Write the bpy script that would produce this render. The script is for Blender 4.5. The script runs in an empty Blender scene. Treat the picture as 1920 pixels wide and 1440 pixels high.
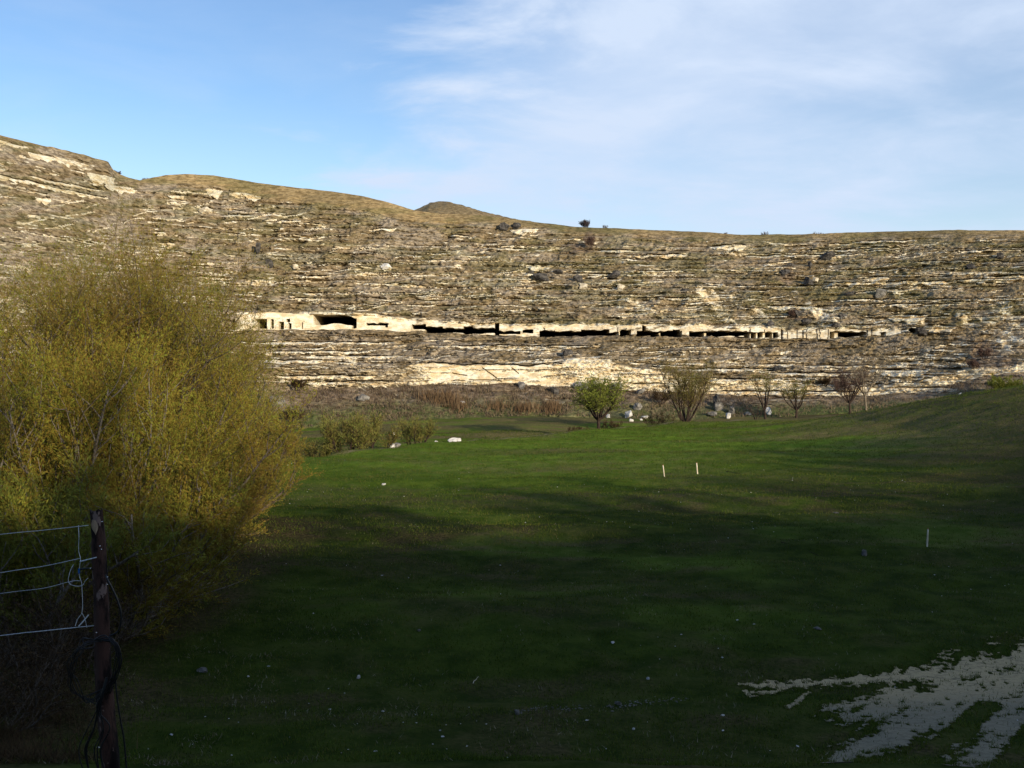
import bpy, math, random
import numpy as np
from mathutils import Vector
rng = np.random.default_rng(7); random.seed(7)
scene = bpy.context.scene
COL = scene.collection
# ------------------------------------------------------------------ camera
EYE, F, HOR = 7.0, 1884.0, 690.0
cd = bpy.data.cameras.new('camera'); cam = bpy.data.objects.new('camera', cd); COL.objects.link(cam)
cam.location = (0, 0, EYE); cam.rotation_euler = (math.radians(90), 0, 0)
cd.sensor_width = 36; cd.lens = 36 * F / 1920; cd.shift_y = -30 / 1920
cd.clip_start = .1; cd.clip_end = 9000
scene.camera = cam
# ------------------------------------------------------------------ sky, sun, exposure
SUN_EL, SUN_AZ = math.radians(13), math.radians(36)         # azimuth: from straight behind the camera towards the right
sdir = Vector((math.sin(SUN_AZ) * math.cos(SUN_EL), -math.cos(SUN_AZ) * math.cos(SUN_EL), math.sin(SUN_EL)))
sl = bpy.data.lights.new('sun', 'SUN'); sl.energy = 5.0; sl.angle = math.radians(.5); sl.color = (1, .86, .64)
so = bpy.data.objects.new('sun', sl); COL.objects.link(so); so.rotation_euler = sdir.to_track_quat('Z', 'Y').to_euler()
scene.view_settings.view_transform = 'Standard'; scene.view_settings.look = 'None'
scene.view_settings.exposure = 0.15; scene.view_settings.gamma = 1
w = bpy.data.worlds.new('World'); scene.world = w; w.use_nodes = True
nt = w.node_tree; N = nt.nodes; L = nt.links
bg = N['Background']; bg.inputs[1].default_value = .1
sky = N.new('ShaderNodeTexSky'); sky.sky_type = 'NISHITA'; sky.sun_disc = False
sky.sun_elevation = SUN_EL; sky.sun_rotation = math.pi - SUN_AZ
sky.air_density = 1.0; sky.dust_density = .4; sky.ozone_density = 1.6
def nd(t, **k):
    n = N.new(t)
    for a, b in k.items(): setattr(n, a, b)
    return n
def mth(op, a, b=None, c=None, clamp=False):
    n = N.new('ShaderNodeMath'); n.operation = op; n.use_clamp = clamp
    for i, v in enumerate((a, b, c)):
        if v is None: continue
        if isinstance(v, (int, float)): n.inputs[i].default_value = v
        else: L.new(v, n.inputs[i])
    return n.outputs[0]
tc = nd('ShaderNodeTexCoord'); sp = nd('ShaderNodeSeparateXYZ'); L.new(tc.outputs['Generated'], sp.inputs[0])
zz = mth('ADD', mth('MAXIMUM', sp.outputs[2], .0), .16)
cx = mth('DIVIDE', sp.outputs[0], zz); cy = mth('DIVIDE', sp.outputs[1], zz)
cmb = nd('ShaderNodeCombineXYZ'); L.new(cx, cmb.inputs[0]); L.new(cy, cmb.inputs[1])
def cloud(scale, rot, sx, sy, det, lo, hi, off):
    mp = nd('ShaderNodeMapping'); mp.inputs['Rotation'].default_value[2] = rot
    mp.inputs['Scale'].default_value = (sx, sy, 1); mp.inputs['Location'].default_value = off
    L.new(cmb.outputs[0], mp.inputs[0])
    nz = nd('ShaderNodeTexNoise'); nz.inputs['Scale'].default_value = scale; nz.inputs['Detail'].default_value = det
    nz.inputs['Roughness'].default_value = .58; nz.inputs['Distortion'].default_value = .35
    L.new(mp.outputs[0], nz.inputs['Vector'])
    mr = nd('ShaderNodeMapRange'); mr.interpolation_type = 'SMOOTHSTEP'
    mr.inputs[1].default_value = lo; mr.inputs[2].default_value = hi; L.new(nz.outputs[0], mr.inputs[0])
    return mr.outputs[0]
c1 = cloud(.75, .5, 1, 1.2, 8, .36, .66, (3.2, 1.7, 0))       # broad sheets
c2 = cloud(2.2, -.5, .9, 1.2, 10, .34, .82, (1.0, 5.2, 0))     # wisps
# the cirrus sheet covers the right of the view, clear air on the left
az = mth('DIVIDE', sp.outputs[0], mth('MAXIMUM', sp.outputs[1], .05))
el = mth('DIVIDE', sp.outputs[2], mth('MAXIMUM', sp.outputs[1], .05))
edge = mth('SUBTRACT', az, mth('MULTIPLY', el, .8))
er = nd('ShaderNodeMapRange'); er.interpolation_type = 'SMOOTHSTEP'; er.inputs[1].default_value = -.49; er.inputs[2].default_value = -.20
L.new(mth('ADD', edge, mth('MULTIPLY', mth('SUBTRACT', c2, .5), .22)), er.inputs[0])
sheet = mth('MULTIPLY', er.outputs[0], mth('ADD', mth('MULTIPLY', c1, .40), mth('ADD', mth('MULTIPLY', c2, .5), .40)))
thin = mth('MULTIPLY', mth('ADD', mth('MULTIPLY', c1, .5), c2), .2)
lowh = nd('ShaderNodeMapRange'); lowh.inputs[1].default_value = .30; lowh.inputs[2].default_value = .08; lowh.inputs[3].default_value = 0; lowh.inputs[4].default_value = .38
L.new(el, lowh.inputs[0])
mask = mth('MAXIMUM', mth('MAXIMUM', sheet, thin), lowh.outputs[0], clamp=True)
hs = nd('ShaderNodeHueSaturation'); hs.inputs['Hue'].default_value = .512; hs.inputs['Saturation'].default_value = 1.22; hs.inputs['Value'].default_value = 1.7
L.new(sky.outputs[0], hs.inputs['Color'])
mx = nd('ShaderNodeMix', data_type='RGBA'); L.new(mask, mx.inputs[0]); L.new(hs.outputs[0], mx.inputs[6])
mx.inputs[7].default_value = (6.0, 7.1, 8.9, 1)
L.new(mx.outputs[2], bg.inputs[0])

# ------------------------------------------------------------------ helpers
def sstep(a, b, x):
    t = np.clip((x - a) / (b - a), 0, 1); return t * t * (3 - 2 * t)
def _h(ix, iy, seed):
    n = (ix.astype(np.int64) * 374761393 + iy.astype(np.int64) * 668265263 + seed * 982451653) & 0xffffffff
    n = ((n ^ (n >> 13)) * 1274126177) & 0xffffffff
    n = n ^ (n >> 16)
    return (n & 0xffff) / 65535.0
def vn(x, y, seed=0):
    x = np.asarray(x, float); y = np.asarray(y, float)
    xi = np.floor(x); yi = np.floor(y); fx = x - xi; fy = y - yi
    fx = fx * fx * (3 - 2 * fx); fy = fy * fy * (3 - 2 * fy)
    a = _h(xi, yi, seed); b = _h(xi + 1, yi, seed); c = _h(xi, yi + 1, seed); d = _h(xi + 1, yi + 1, seed)
    return (a * (1 - fx) + b * fx) * (1 - fy) + (c * (1 - fx) + d * fx) * fy
def fbm(x, y, o=4, seed=0):
    s = 0; a = .5; t = 0
    for i in range(o):
        s = s + a * vn(x * 2 ** i + 17.3 * i, y * 2 ** i - 9.1 * i, seed + i); t += a; a *= .5
    return s / t
def P(x, y, D): return Vector(((x - 960) / F * D, D, EYE - (y - HOR) / F * D))
def tag(o, label=None, cat=None, group=None, kind=None):
    if label: o['label'] = label
    if cat: o['category'] = cat
    if group: o['group'] = group
    if kind: o['kind'] = kind
    return o
def mesh(name, V, Fc, mat, parent=None, smooth=True, attrs=None, colattr=None):
    V = np.asarray(V, np.float32).reshape(-1, 3); Fc = np.asarray(Fc, np.int32)
    me = bpy.data.meshes.new(name); n, k = Fc.shape
    me.vertices.add(len(V)); me.vertices.foreach_set('co', V.ravel())
    me.loops.add(n * k); me.loops.foreach_set('vertex_index', Fc.ravel())
    me.polygons.add(n); me.polygons.foreach_set('loop_start', np.arange(0, n * k, k, dtype=np.int32))
    me.polygons.foreach_set('loop_total', np.full(n, k, np.int32))
    me.polygons.foreach_set('use_smooth', np.full(n, smooth, bool))
    for an, av in (attrs or {}).items():
        a = me.attributes.new(an, 'FLOAT', 'POINT'); a.data.foreach_set('value', np.asarray(av, np.float32).ravel())
    me.update(calc_edges=True); me.validate()
    me.materials.append(mat)
    o = bpy.data.objects.new(name, me); COL.objects.link(o)
    if parent: o.parent = parent
    return o
def empty(name, loc):
    o = bpy.data.objects.new(name, None); COL.objects.link(o); o.location = loc; return o
def grid_faces(nu, nv):            # vertices indexed [v*nu+u]
    u, v = np.meshgrid(np.arange(nu - 1), np.arange(nv - 1))
    a = (v * nu + u).ravel(); return np.stack([a, a + 1, a + nu + 1, a + nu], 1)
class Tubes:
    def __init__(s): s.V = []; s.F = []; s.n = 0
    def add(s, pts, radii, k=5):
        pts = np.asarray(pts, float); m = len(pts)
        t = np.gradient(pts, axis=0); t /= np.linalg.norm(t, axis=1)[:, None] + 1e-9
        ref = np.where(np.abs(t[:, 2:3]) > .9, [[1., 0, 0]], [[0, 0, 1.]])
        a = np.cross(t, ref); a /= np.linalg.norm(a, axis=1)[:, None] + 1e-9; b = np.cross(t, a)
        ang = np.arange(k) / k * 2 * math.pi
        r = np.broadcast_to(np.asarray(radii, float), (m,))[:, None, None]
        v = pts[:, None, :] + r * (np.cos(ang)[None, :, None] * a[:, None, :] + np.sin(ang)[None, :, None] * b[:, None, :])
        i, j = np.meshgrid(np.arange(m - 1), np.arange(k), indexing='ij'); j2 = (j + 1) % k
        f = np.stack([i * k + j, i * k + j2, (i + 1) * k + j2, (i + 1) * k + j], -1).reshape(-1, 4) + s.n
        s.V.append(v.reshape(-1, 3)); s.F.append(f); s.n += m * k
        for e in (0, m - 1):        # end caps
            if k == 4: s.F.append(np.array([[e * k, e * k + 1, e * k + 2, e * k + 3]]) + s.n - m * k)
            elif k > 4:
                c = [e * k + q for q in range(k)]; base = s.n - m * k
                s.F.append(np.array([[c[0], c[q], c[q + 1], c[min(q + 2, k - 1)]] for q in range(1, k - 2, 2)]) + base)
    def build(s, name, mat, parent=None, **kw):
        return mesh(name, np.concatenate(s.V), np.concatenate(s.F), mat, parent, **kw)

# ------------------------------------------------------------------ materials
def new_mat(name):
    global N, L
    m = bpy.data.materials.new(name); m.use_nodes = True; N = m.node_tree.nodes; L = m.node_tree.links
    b = N['Principled BSDF']; b.inputs['Roughness'].default_value = .9; b.inputs['Specular IOR Level'].default_value = .15
    return m, b
def noise(scale, det=6, rough=.55, vec=None, dist=0):
    n = nd('ShaderNodeTexNoise'); n.inputs['Scale'].default_value = scale; n.inputs['Detail'].default_value = det
    n.inputs['Roughness'].default_value = rough; n.inputs['Distortion'].default_value = dist
    if vec is not None: L.new(vec, n.inputs['Vector'])
    return n.outputs[0]
def ramp(f, lo, hi, a=0., b=1.):
    r = nd('ShaderNodeMapRange'); r.interpolation_type = 'SMOOTHSTEP'
    r.inputs[1].default_value = lo; r.inputs[2].default_value = hi; r.inputs[3].default_value = a; r.inputs[4].default_value = b
    L.new(f, r.inputs[0]); return r.outputs[0]
def mix(f, a, b):
    n = nd('ShaderNodeMix', data_type='RGBA')
    for s, v in ((0, f), (6, a), (7, b)):
        if isinstance(v, (int, float)): n.inputs[s].default_value = v
        elif isinstance(v, tuple): n.inputs[s].default_value = (*v, 1)
        else: L.new(v, n.inputs[s])
    return n.outputs[2]
def objvec(sx=1, sy=1, sz=1):
    t = nd('ShaderNodeTexCoord'); m = nd('ShaderNodeMapping'); m.inputs['Scale'].default_value = (sx, sy, sz)
    L.new(t.outputs['Object'], m.inputs[0]); return m.outputs[0]
def attr(n):
    a = nd('ShaderNodeAttribute'); a.attribute_name = n; return a.outputs['Fac']
def bump(b, h, dist, strength=1.):
    n = nd('ShaderNodeBump'); n.inputs['Distance'].default_value = dist; n.inputs['Strength'].default_value = strength
    L.new(h, n.inputs['Height']); L.new(n.outputs[0], b.inputs['Normal'])

m_cliff, b = new_mat('limestone_slope')
v1 = objvec(.55, .55, 1.9); v2 = objvec(1, 1, 1)
n_str = noise(1.6, 8, .62, v1, .4); n_f = noise(1.1, 8, .7, objvec(.7, .7, 1.8)); n_big = noise(.06, 4, .5, v2)
grass = mix(ramp(n_f, .38, .62), (.10, .072, .036), (.33, .25, .15))
grass = mix(attr('crest'), grass, mix(ramp(n_f, .35, .65), (.17, .115, .05), (.44, .32, .16)))
grass = mix(mth('MULTIPLY', attr('olive'), mth('MULTIPLY', ramp(n_big, .3, .6), .8)), grass, mix(ramp(n_f, .35, .65), (.06, .048, .02), (.19, .15, .075)))
grey = mix(ramp(n_f, .40, .60), (.15, .12, .085), (.40, .33, .24))
base = mix(attr('grey'), grass, grey)
cream = mix(ramp(noise(.5, 6, .6, objvec(1, 1, 2.5)), .38, .62), (.64, .51, .31), (.82, .76, .60))
cream = mix(mth('MULTIPLY', ramp(noise(2.2, 6, .6, objvec(.6, .6, 3)), .54, .70), ramp(attr('rock'), 1.05, 1.25, 1., .12)), cream, (.22, .185, .14))
rk = mth('ADD', attr('rock'), mth('MULTIPLY', mth('SUBTRACT', n_str, .5), 1.35))
colr = mix(ramp(rk, .36, .74), base, cream)
colr = mix(attr('scrub'), colr, mix(ramp(n_f, .35, .65), (.075, .052, .036), (.27, .20, .135)))
colr = mix(attr('green'), colr, mix(ramp(n_f, .35, .65), (.05, .075, .014), (.10, .125, .028)))
colr = mix(attr('shade_and_joint'), colr, (.035, .022, .016))  # cave shade painted into the colour, plus the dark wall joints
L.new(colr, b.inputs['Base Color']); bump(b, mth('ADD', n_str, n_f), .35, .7)

m_ground, b = new_mat('meadow_grass')
g1 = noise(.09, 5, .6, objvec(.7, 1, 1)); g2 = noise(.9, 6, .65, objvec()); g3 = noise(9, 4, .7, objvec())
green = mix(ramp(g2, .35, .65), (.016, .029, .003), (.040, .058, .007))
green = mix(attr('painted_sun'), green, mix(ramp(g2, .35, .65), (.100, .165, .014), (.145, .215, .024)))  # sunlight on the far meadow painted in as a lighter green
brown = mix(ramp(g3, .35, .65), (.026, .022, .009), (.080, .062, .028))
brown = mix(attr('painted_sun'), brown, mix(ramp(g3, .35, .65), (.085, .080, .022), (.21, .17, .075)))  # same painted sunlight, lifting the dry grass colour
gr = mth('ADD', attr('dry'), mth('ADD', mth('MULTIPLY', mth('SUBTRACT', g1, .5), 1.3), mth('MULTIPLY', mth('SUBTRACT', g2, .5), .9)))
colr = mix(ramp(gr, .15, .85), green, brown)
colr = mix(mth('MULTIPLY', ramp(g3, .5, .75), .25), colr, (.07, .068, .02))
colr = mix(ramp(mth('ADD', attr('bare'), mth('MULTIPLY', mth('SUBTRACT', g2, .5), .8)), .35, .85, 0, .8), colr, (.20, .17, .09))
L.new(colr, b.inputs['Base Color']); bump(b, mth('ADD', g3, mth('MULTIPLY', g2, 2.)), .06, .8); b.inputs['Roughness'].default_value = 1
b.inputs['Specular IOR Level'].default_value = .03

def leaf_mat(name, cols, transl=.25):
    m, b = new_mat(name)
    a = attr('tint'); c = cols[0]
    for i, cc in enumerate(cols[1:]):
        c = mix(ramp(a, (i + .2) / (len(cols) - 1), (i + .8) / (len(cols) - 1)), c, cc)
    L.new(c, b.inputs['Base Color']); b.inputs['Roughness'].default_value = .75; b.inputs['Specular IOR Level'].default_value = .08
    tr = nd('ShaderNodeBsdfTranslucent'); L.new(c, tr.inputs[0])
    ms = nd('ShaderNodeMixShader'); ms.inputs[0].default_value = transl; L.new(b.outputs[0], ms.inputs[1]); L.new(tr.outputs[0], ms.inputs[2])
    L.new(ms.outputs[0], N['Material Output'].inputs[0]); return m
m_willow = leaf_mat('willow_leaves', [(.16, .09, .022), (.21, .15, .026), (.22, .22, .03), (.155, .205, .03)])
m_willow_b = leaf_mat('willow_twigs_brown', [(.13, .075, .022), (.19, .13, .028), (.21, .19, .03), (.15, .185, .033)])
m_green_t = leaf_mat('fresh_leaves', [(.11, .09, .025), (.14, .15, .028), (.18, .205, .035), (.22, .25, .045)])
m_olive_t = leaf_mat('olive_twigs', [(.11, .07, .03), (.17, .13, .04), (.19, .18, .045), (.17, .20, .045)])
m_bare_t = leaf_mat('bare_twigs', [(.06, .035, .03), (.10, .06, .05), (.12, .08, .06), (.15, .11, .08)], .05)
m_purple_t = leaf_mat('dark_bare_twigs', [(.05, .04, .05), (.07, .055, .06), (.08, .06, .06), (.10, .08, .07)], .05)
m_pale_t = leaf_mat('pale_bare_twigs', [(.13, .11, .08), (.17, .14, .10), (.20, .17, .12), (.22, .19, .13)], .05)
m_grassb = leaf_mat('grass_blades', [(.026, .046, .005), (.062, .095, .010), (.10, .10, .022), (.17, .13, .06)], .2)
m_straw = leaf_mat('straw_blades', [(.06, .05, .025), (.12, .10, .055), (.20, .17, .11), (.34, .30, .22)], .1)
m_reed = leaf_mat('dry_reeds', [(.09, .055, .03), (.14, .085, .045), (.18, .12, .065), (.24, .18, .11)], .1)
m_weeds = leaf_mat('tan_weeds', [(.09, .06, .04), (.15, .11, .075), (.22, .17, .11), (.13, .12, .05)], .1)
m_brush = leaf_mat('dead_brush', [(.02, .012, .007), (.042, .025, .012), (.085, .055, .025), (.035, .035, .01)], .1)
def bark(name, c1, c2, s=6):
    m, b = new_mat(name); n = noise(s, 6, .65, objvec(3, 3, .6)); L.new(mix(ramp(n, .35, .65), c1, c2), b.inputs['Base Color']); bump(b, n, .03); return m
m_bark = bark('willow_bark', (.045, .033, .024), (.13, .11, .09))
m_bark_s = bark('silver_willow_bark', (.09, .075, .06), (.24, .21, .18))
m_bark_d = bark('dark_bark', (.022, .015, .012), (.06, .042, .032))
m_bark_p = bark('pale_bark', (.13, .10, .07), (.26, .22, .16))
def rockm(name, c1, c2, s=1.5):
    m, b = new_mat(name); n = noise(s, 8, .65, objvec(1, 1, 1.6)); L.new(mix(ramp(n, .38, .62), c1, c2), b.inputs['Base Color']); bump(b, noise(s * 2.5, 8, .7, objvec()), .25); return m
m_rock_dark = rockm('dark_weathered_rock', (.035, .032, .03), (.12, .11, .10))
m_rock_grey = rockm('grey_limestone', (.12, .112, .10), (.29, .27, .24))
m_rock_white = rockm('white_limestone', (.55, .52, .48), (.80, .78, .74))
m_rock_cream = rockm('cream_limestone', (.45, .38, .27), (.72, .64, .50))
m_sand, b = new_mat('trodden_marl'); n = noise(5, 9, .75, objvec(1, 2.2, 1)); n2 = noise(.35, 4, .6, objvec())
nsp = noise(22, 5, .7, objvec(1, 1.6, 1)); L.new(mix(mth('MAXIMUM', mth('MULTIPLY', ramp(n, .46, .66), .75), ramp(nsp, .58, .66)), mix(ramp(mth('ADD', attr('arm'), mth('MULTIPLY', mth('SUBTRACT', n, .5), 2.2)), .1, .9), (.22, .195, .13), (.44, .34, .18)), (.085, .075, .05)), b.inputs['Base Color']); bump(b, n, .05)

# ------------------------------------------------------------------ cliff: key curves measured along the slope
def curve(pts):
    a = np.array(pts, float); return lambda x: np.interp(x, a[:, 0], a[:, 1])
sfun0 = curve([(-3000, .35), (-1200, .5), (-400, .66), (0, .80), (150, .88), (300, .95), (500, .99), (800, 1.0), (1500, 1.02), (1920, .98), (2600, .9), (4500, .7)])
xs_ = np.linspace(-3200, 4700, 1600); _sv = np.convolve(np.pad(sfun0(xs_), 20, 'edge'), np.ones(41) / 41, 'valid')
sfun = lambda x: np.interp(x, xs_, _sv)
k_foot = curve([(-2000, 860), (0, 850), (560, 803), (700, 792), (1000, 778), (1100, 780), (1300, 786), (1450, 782), (1700, 766), (1920, 748), (2600, 700), (4500, 640)])
k_bb = curve([(-2000, 760), (0, 760), (470, 740), (600, 728), (780, 722), (860, 719), (1000, 722), (1100, 728), (1230, 731), (1330, 738), (1500, 741), (1640, 741), (1720, 736), (1780, 722), (1830, 707), (1920, 700), (2600, 660), (4500, 560)])
k_bt = curve([(-2000, 700), (0, 700), (470, 690), (600, 690), (740, 690), (790, 682), (860, 683), (1000, 687), (1060, 679), (1130, 678), (1180, 687), (1300, 708), (1500, 722), (1640, 727), (1720, 715), (1790, 695), (1850, 686), (1920, 682), (2600, 620), (4500, 520)])
k_cb = curve([(-2000, 640), (0, 636), (440, 620), (470, 618), (600, 618), (700, 619), (740, 620), (790, 621), (860, 626), (930, 629), (985, 632), (1060, 629), (1150, 628), (1300, 630), (1460, 635), (1560, 636), (1660, 628), (1760, 625), (1920, 618), (2600, 590), (4500, 500)])
k_ct = curve([(-2000, 600), (0, 600), (440, 592), (500, 585), (700, 592), (770, 600), (860, 606), (985, 610), (1150, 609), (1300, 612), (1460, 616), (1560, 617), (1660, 617), (1760, 612), (1920, 600), (2600, 570), (4500, 480)])
k_rim = curve([(-2000, 120), (-400, 190), (-150, 225), (0, 253), (60, 268), (120, 281), (185, 298), (203, 304), (212, 318), (225, 327), (245, 334), (262, 338), (285, 333), (310, 328), (345, 326), (400, 329), (480, 342), (560, 352), (640, 361), (690, 370), (730, 380), (780, 395), (830, 401), (880, 402), (940, 408), (1000, 416), (1080, 425), (1200, 430), (1300, 434), (1390, 440), (1500, 439), (1600, 436), (1700, 433), (1800, 431), (1920, 432), (2600, 440), (4500, 400)])
KS = [k_foot, k_bb, k_bt, k_cb, k_ct, k_rim]; KD = [160, 171, 173, 188, 189.5, 228]
def cliff_D(x, y):
    ys = np.array([k(x) for k in KS]); ds = np.array(KD)
    if y >= ys[4]: return float(np.interp(-y, -ys, ds)) * float(sfun(x))
    t = min(1, (ys[4] - y) / (ys[4] - ys[5])); return (ds[4] + (ds[5] - ds[4]) * (t * .75 + .25 * t ** 2.2)) * float(sfun(x))
def C(x, y, out=0.):
    return P(x, y, cliff_D(x, y) - out)
ux = np.concatenate([np.linspace(-3000, -160, 120)[:-1], np.linspace(-160, 2080, 1760), np.linspace(2080, 4500, 110)[1:]])
segs = [(0, 1, 60), (1, 2, 50), (2, 3, 74), (3, 4, 50), (4, 5, 210)]
rowsY = []; rowsD = []
sx_ = sfun(ux)
k0 = [k(ux) for k in KS]
warp = (fbm(ux / 45., ux * 0, 3, 91) - .5)
k0[1] = k0[1] + warp * 10; k0[2] = k0[2] + (fbm(ux / 22., ux * 0, 3, 94) - .5) * 8
k0[3] = k0[3] + (fbm(ux / 26., ux * 0 + 9, 4, 95) - .62) * np.interp(ux, [500, 780], [2.5, 7])
k0[4] = k0[4] + (fbm(ux / 24., ux * 0 + 3, 4, 92) - .42) * np.interp(ux, [560, 780], [4, 9])
k0[5] = k0[5] + (fbm(ux / 20., ux * 0 + 7, 4, 93) - .5) * np.where(ux < 260, 3.5, 1.8)
for a, bb, n in segs:
    for i in range(n):
        t = i / n; y = k0[a] * (1 - t) + k0[bb] * t
        td = t if a < 4 else t * .75 + .25 * t ** 2.2
        rowsY.append(y); rowsD.append((KD[a] * (1 - td) + KD[bb] * td) * sx_)
rowsY.append(k0[5]); rowsD.append(KD[5] * sx_)
Yp = np.array(rowsY); Dp = np.array(rowsD); Xp = np.broadcast_to(ux, Yp.shape)
nv, nu = Yp.shape
Zw = EYE - (Yp - HOR) / F * Dp; Xw = (Xp - 960) / F * Dp
seg_id = np.concatenate([[a] * n for a, _, n in segs] + [[5]])[:, None] * np.ones((1, nu))
tv = np.concatenate([np.arange(n) / n for _, _, n in segs] + [[1.]])[:, None] * np.ones((1, nu))
rimfade = np.where(seg_id >= 4, 1 - sstep(.86, 1., tv), 1.); rimfade[-1] = 0
rock = np.zeros_like(Yp); off = np.zeros_like(Yp); shade_and_joint = np.zeros_like(Yp); scrub = np.zeros_like(Yp); green = np.zeros_like(Yp)
dsx = np.gradient(sfun(ux), ux)
UX0 = ux
ycol = Yp
def strip(x0, x1, y, h, rock_a, prot, slot_above=True, tilt=None, slot=1.0):
    """one rock ledge: pale riser of height h (photo px), standing prot metres proud, a shaded slot over it"""
    i0, i1 = np.searchsorted(UX0, [x0, x1])
    if i1 - i0 < 3: return
    xx = UX0[i0:i1]; xm = (x0 + x1) / 2
    tl = (HOR - y) * (1 / sfun(xx) - 1 / sfun(xm)) * sfun(xm) if tilt is None else -(xx - xm) * tilt
    yl = y - tl
    yl = yl + (vn(xx / 14. + y * 3, xx * 0 + y, 5) - .5) * 2.5
    e = np.minimum(1, np.minimum(xx - x0, x1 - xx) / (.25 * (x1 - x0) + 1e-3)); e = e ** .6
    hh = h * e * (.6 + .7 * vn(xx / 9. + y, xx * 0 + 2, 6))
    sub = ycol[:, i0:i1]; d = sub - yl[None, :]                 # positive = lower in the picture
    inn = (d >= 0) & (d < hh[None, :])
    rock[:, i0:i1] = np.where(inn, np.maximum(rock[:, i0:i1], rock_a), rock[:, i0:i1])
    off[:, i0:i1] -= np.where(inn, prot, 0) * e[None, :]
    sl_ = (d < 0) & (d > -(.9 + .35 * h) * slot * e[None, :])
    if slot_above: off[:, i0:i1] += np.where(sl_, prot * 2.2 + .35, 0) * e[None, :]
r = random.Random(3)
for _ in range(3500):                                            # the everyday ledges of the whole slope
    x = r.uniform(-120, 2040); ri = float(k_rim(x)); ft = float(k_bb(x))
    y = r.uniform(ri + 14, ft + 2)
    if float(k_ct(x)) - 3 < y < float(k_cb(x)) + 3 and 430 < x < 1680: continue
    grass_p = .45 if (x > 1050 and y < 560) else .0
    if 270 < x < 940 and y < ri + 45 + 25 * math.sin(x / 90): grass_p = .8
    if r.random() < grass_p: continue
    ln = r.choice([3, 4, 6, 8, 12, 18, 30]) * r.uniform(.7, 1.3) * (1.3 if y > 560 else 1)
    if float(fbm(x / 50., y / 14., 3, 300)) < r.uniform(.25, .53): continue
    strip(x - ln, x + ln, y, r.uniform(1., 3.2), r.uniform(.35, .85), r.uniform(.12, .4), r.random() < .35, tilt=(None if r.random() < .5 else r.uniform(-.22, .12) - (0 if x > 500 else .1)), slot=r.uniform(.3, .8))
for _ in range(190):                                              # long thin continuous strata lines
    x = r.uniform(-100, 2040); y = r.uniform(float(k_rim(x)) + 22, float(k_bb(x)) - 2); ln = r.uniform(50, 150)
    if (float(k_ct(x)) - 3 < y < float(k_cb(x)) + 3 and 430 < x < 1680) or (270 < x < 900 and y < float(k_rim(x)) + 60): continue
    strip(x - ln, x + ln, y, r.uniform(1.1, 1.9), r.uniform(.45, .8), r.uniform(.2, .4), r.random() < .5, slot=.6)
BIG = [  # x0,x1,y,h,rock,prot  : the ledges one can tell in the photograph
 (-60,95,333,6,.85,.8),(-40,60,266,5,.5,.4),(50,110,291,9,.55,.6),(55,195,345,6,.9,.8),(100,180,302,16,.42,.5),(165,215,328,24,.72,.9),(195,250,348,12,.6,.4),
 (60,200,358,6,1,.7),(65,100,372,12,.8,.4),(50,80,405,6,1,.5),(-40,35,452,6,.2,.3),(200,258,352,10,1,.4),(385,415,355,14,.95,.5),(430,495,362,12,.95,.5),(315,345,367,7,.8,.4),
 (372,396,390,9,1,.6),(425,470,403,5,1,.6),(515,565,415,5,1,.7),(565,610,420,3,.8,.6),(290,312,436,5,1,.4),(290,328,456,9,1,.5),(275,295,415,4,1,.4),
 (690,745,430,5,.9,.5),(340,400,500,3,1,.4),(360,440,520,4,1,.4),(570,620,518,4,1,.5),(710,780,532,4,1,.6),(540,620,560,4,1,.5),(740,800,535,4,.8,.4),(715,735,500,8,1,.4),
 (840,880,441,4,.9,.5),(900,990,466,3,.9,.4),(955,1010,430,14,.7,.5),(1115,1200,470,5,1,.5),(1160,1250,480,4,1,.5),(1205,1290,478,6,.9,.8),(980,1040,497,10,.9,.4),(1180,1290,508,4,.6,.3),
 (1330,1380,462,8,.85,.4),(1370,1400,460,10,.8,.3),(1400,1460,478,4,.9,.4),(1175,1330,559,4,1,.6),(1100,1160,540,3,.8,.4),(1420,1640,478,3,.6,.3),
 (1535,1640,531,5,1,.8),(1625,1800,529,6,1,.9),(1780,1925,524,6,1,.9),(1625,1670,520,9,.9,.5),(1845,1930,518,12,.8,.5),(1560,1720,562,4,1,.6),(1700,1930,561,4,1,.6),(1590,1800,571,4,.7,.4),
 (1740,1830,437,4,.2,.9),(1600,1720,452,3,.6,.5),(1780,1930,470,3,.6,.5),(1500,1700,467,3,.5,.5),(1690,1850,490,3,.5,.4),
 (1440,1530,573,7,.85,.4),(1660,1740,592,14,1,.6),(1730,1790,612,14,1,.5),(1580,1650,610,6,.9,.4),
 (420,760,642,4,1,.5),(800,1130,649,5,.9,.5),(900,1060,652,6,.9,.4),(480,700,659,4,.8,.4),(560,760,668,5,.8,.3),(470,640,676,5,.9,.3),(500,720,705,7,.9,.4),(540,760,716,8,.9,.5),
 (1270,1480,692,4,1,.5),(1500,1700,686,4,.9,.4),(1630,1740,694,12,.95,.5),(1440,1620,700,5,.8,.4),(1240,1500,712,8,.9,.5),(1300,1660,735,8,1,.7),(1650,1800,728,9,1,.5),
 (1420,1540,748,4,1,.4),(1395,1450,758,3,1,.3),(1160,1250,720,8,.8,.5),(1020,1090,748,8,1,.3),
]
for q in BIG: strip(q[0], q[1], q[2], q[3], q[4], q[5], slot=.8)
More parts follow.
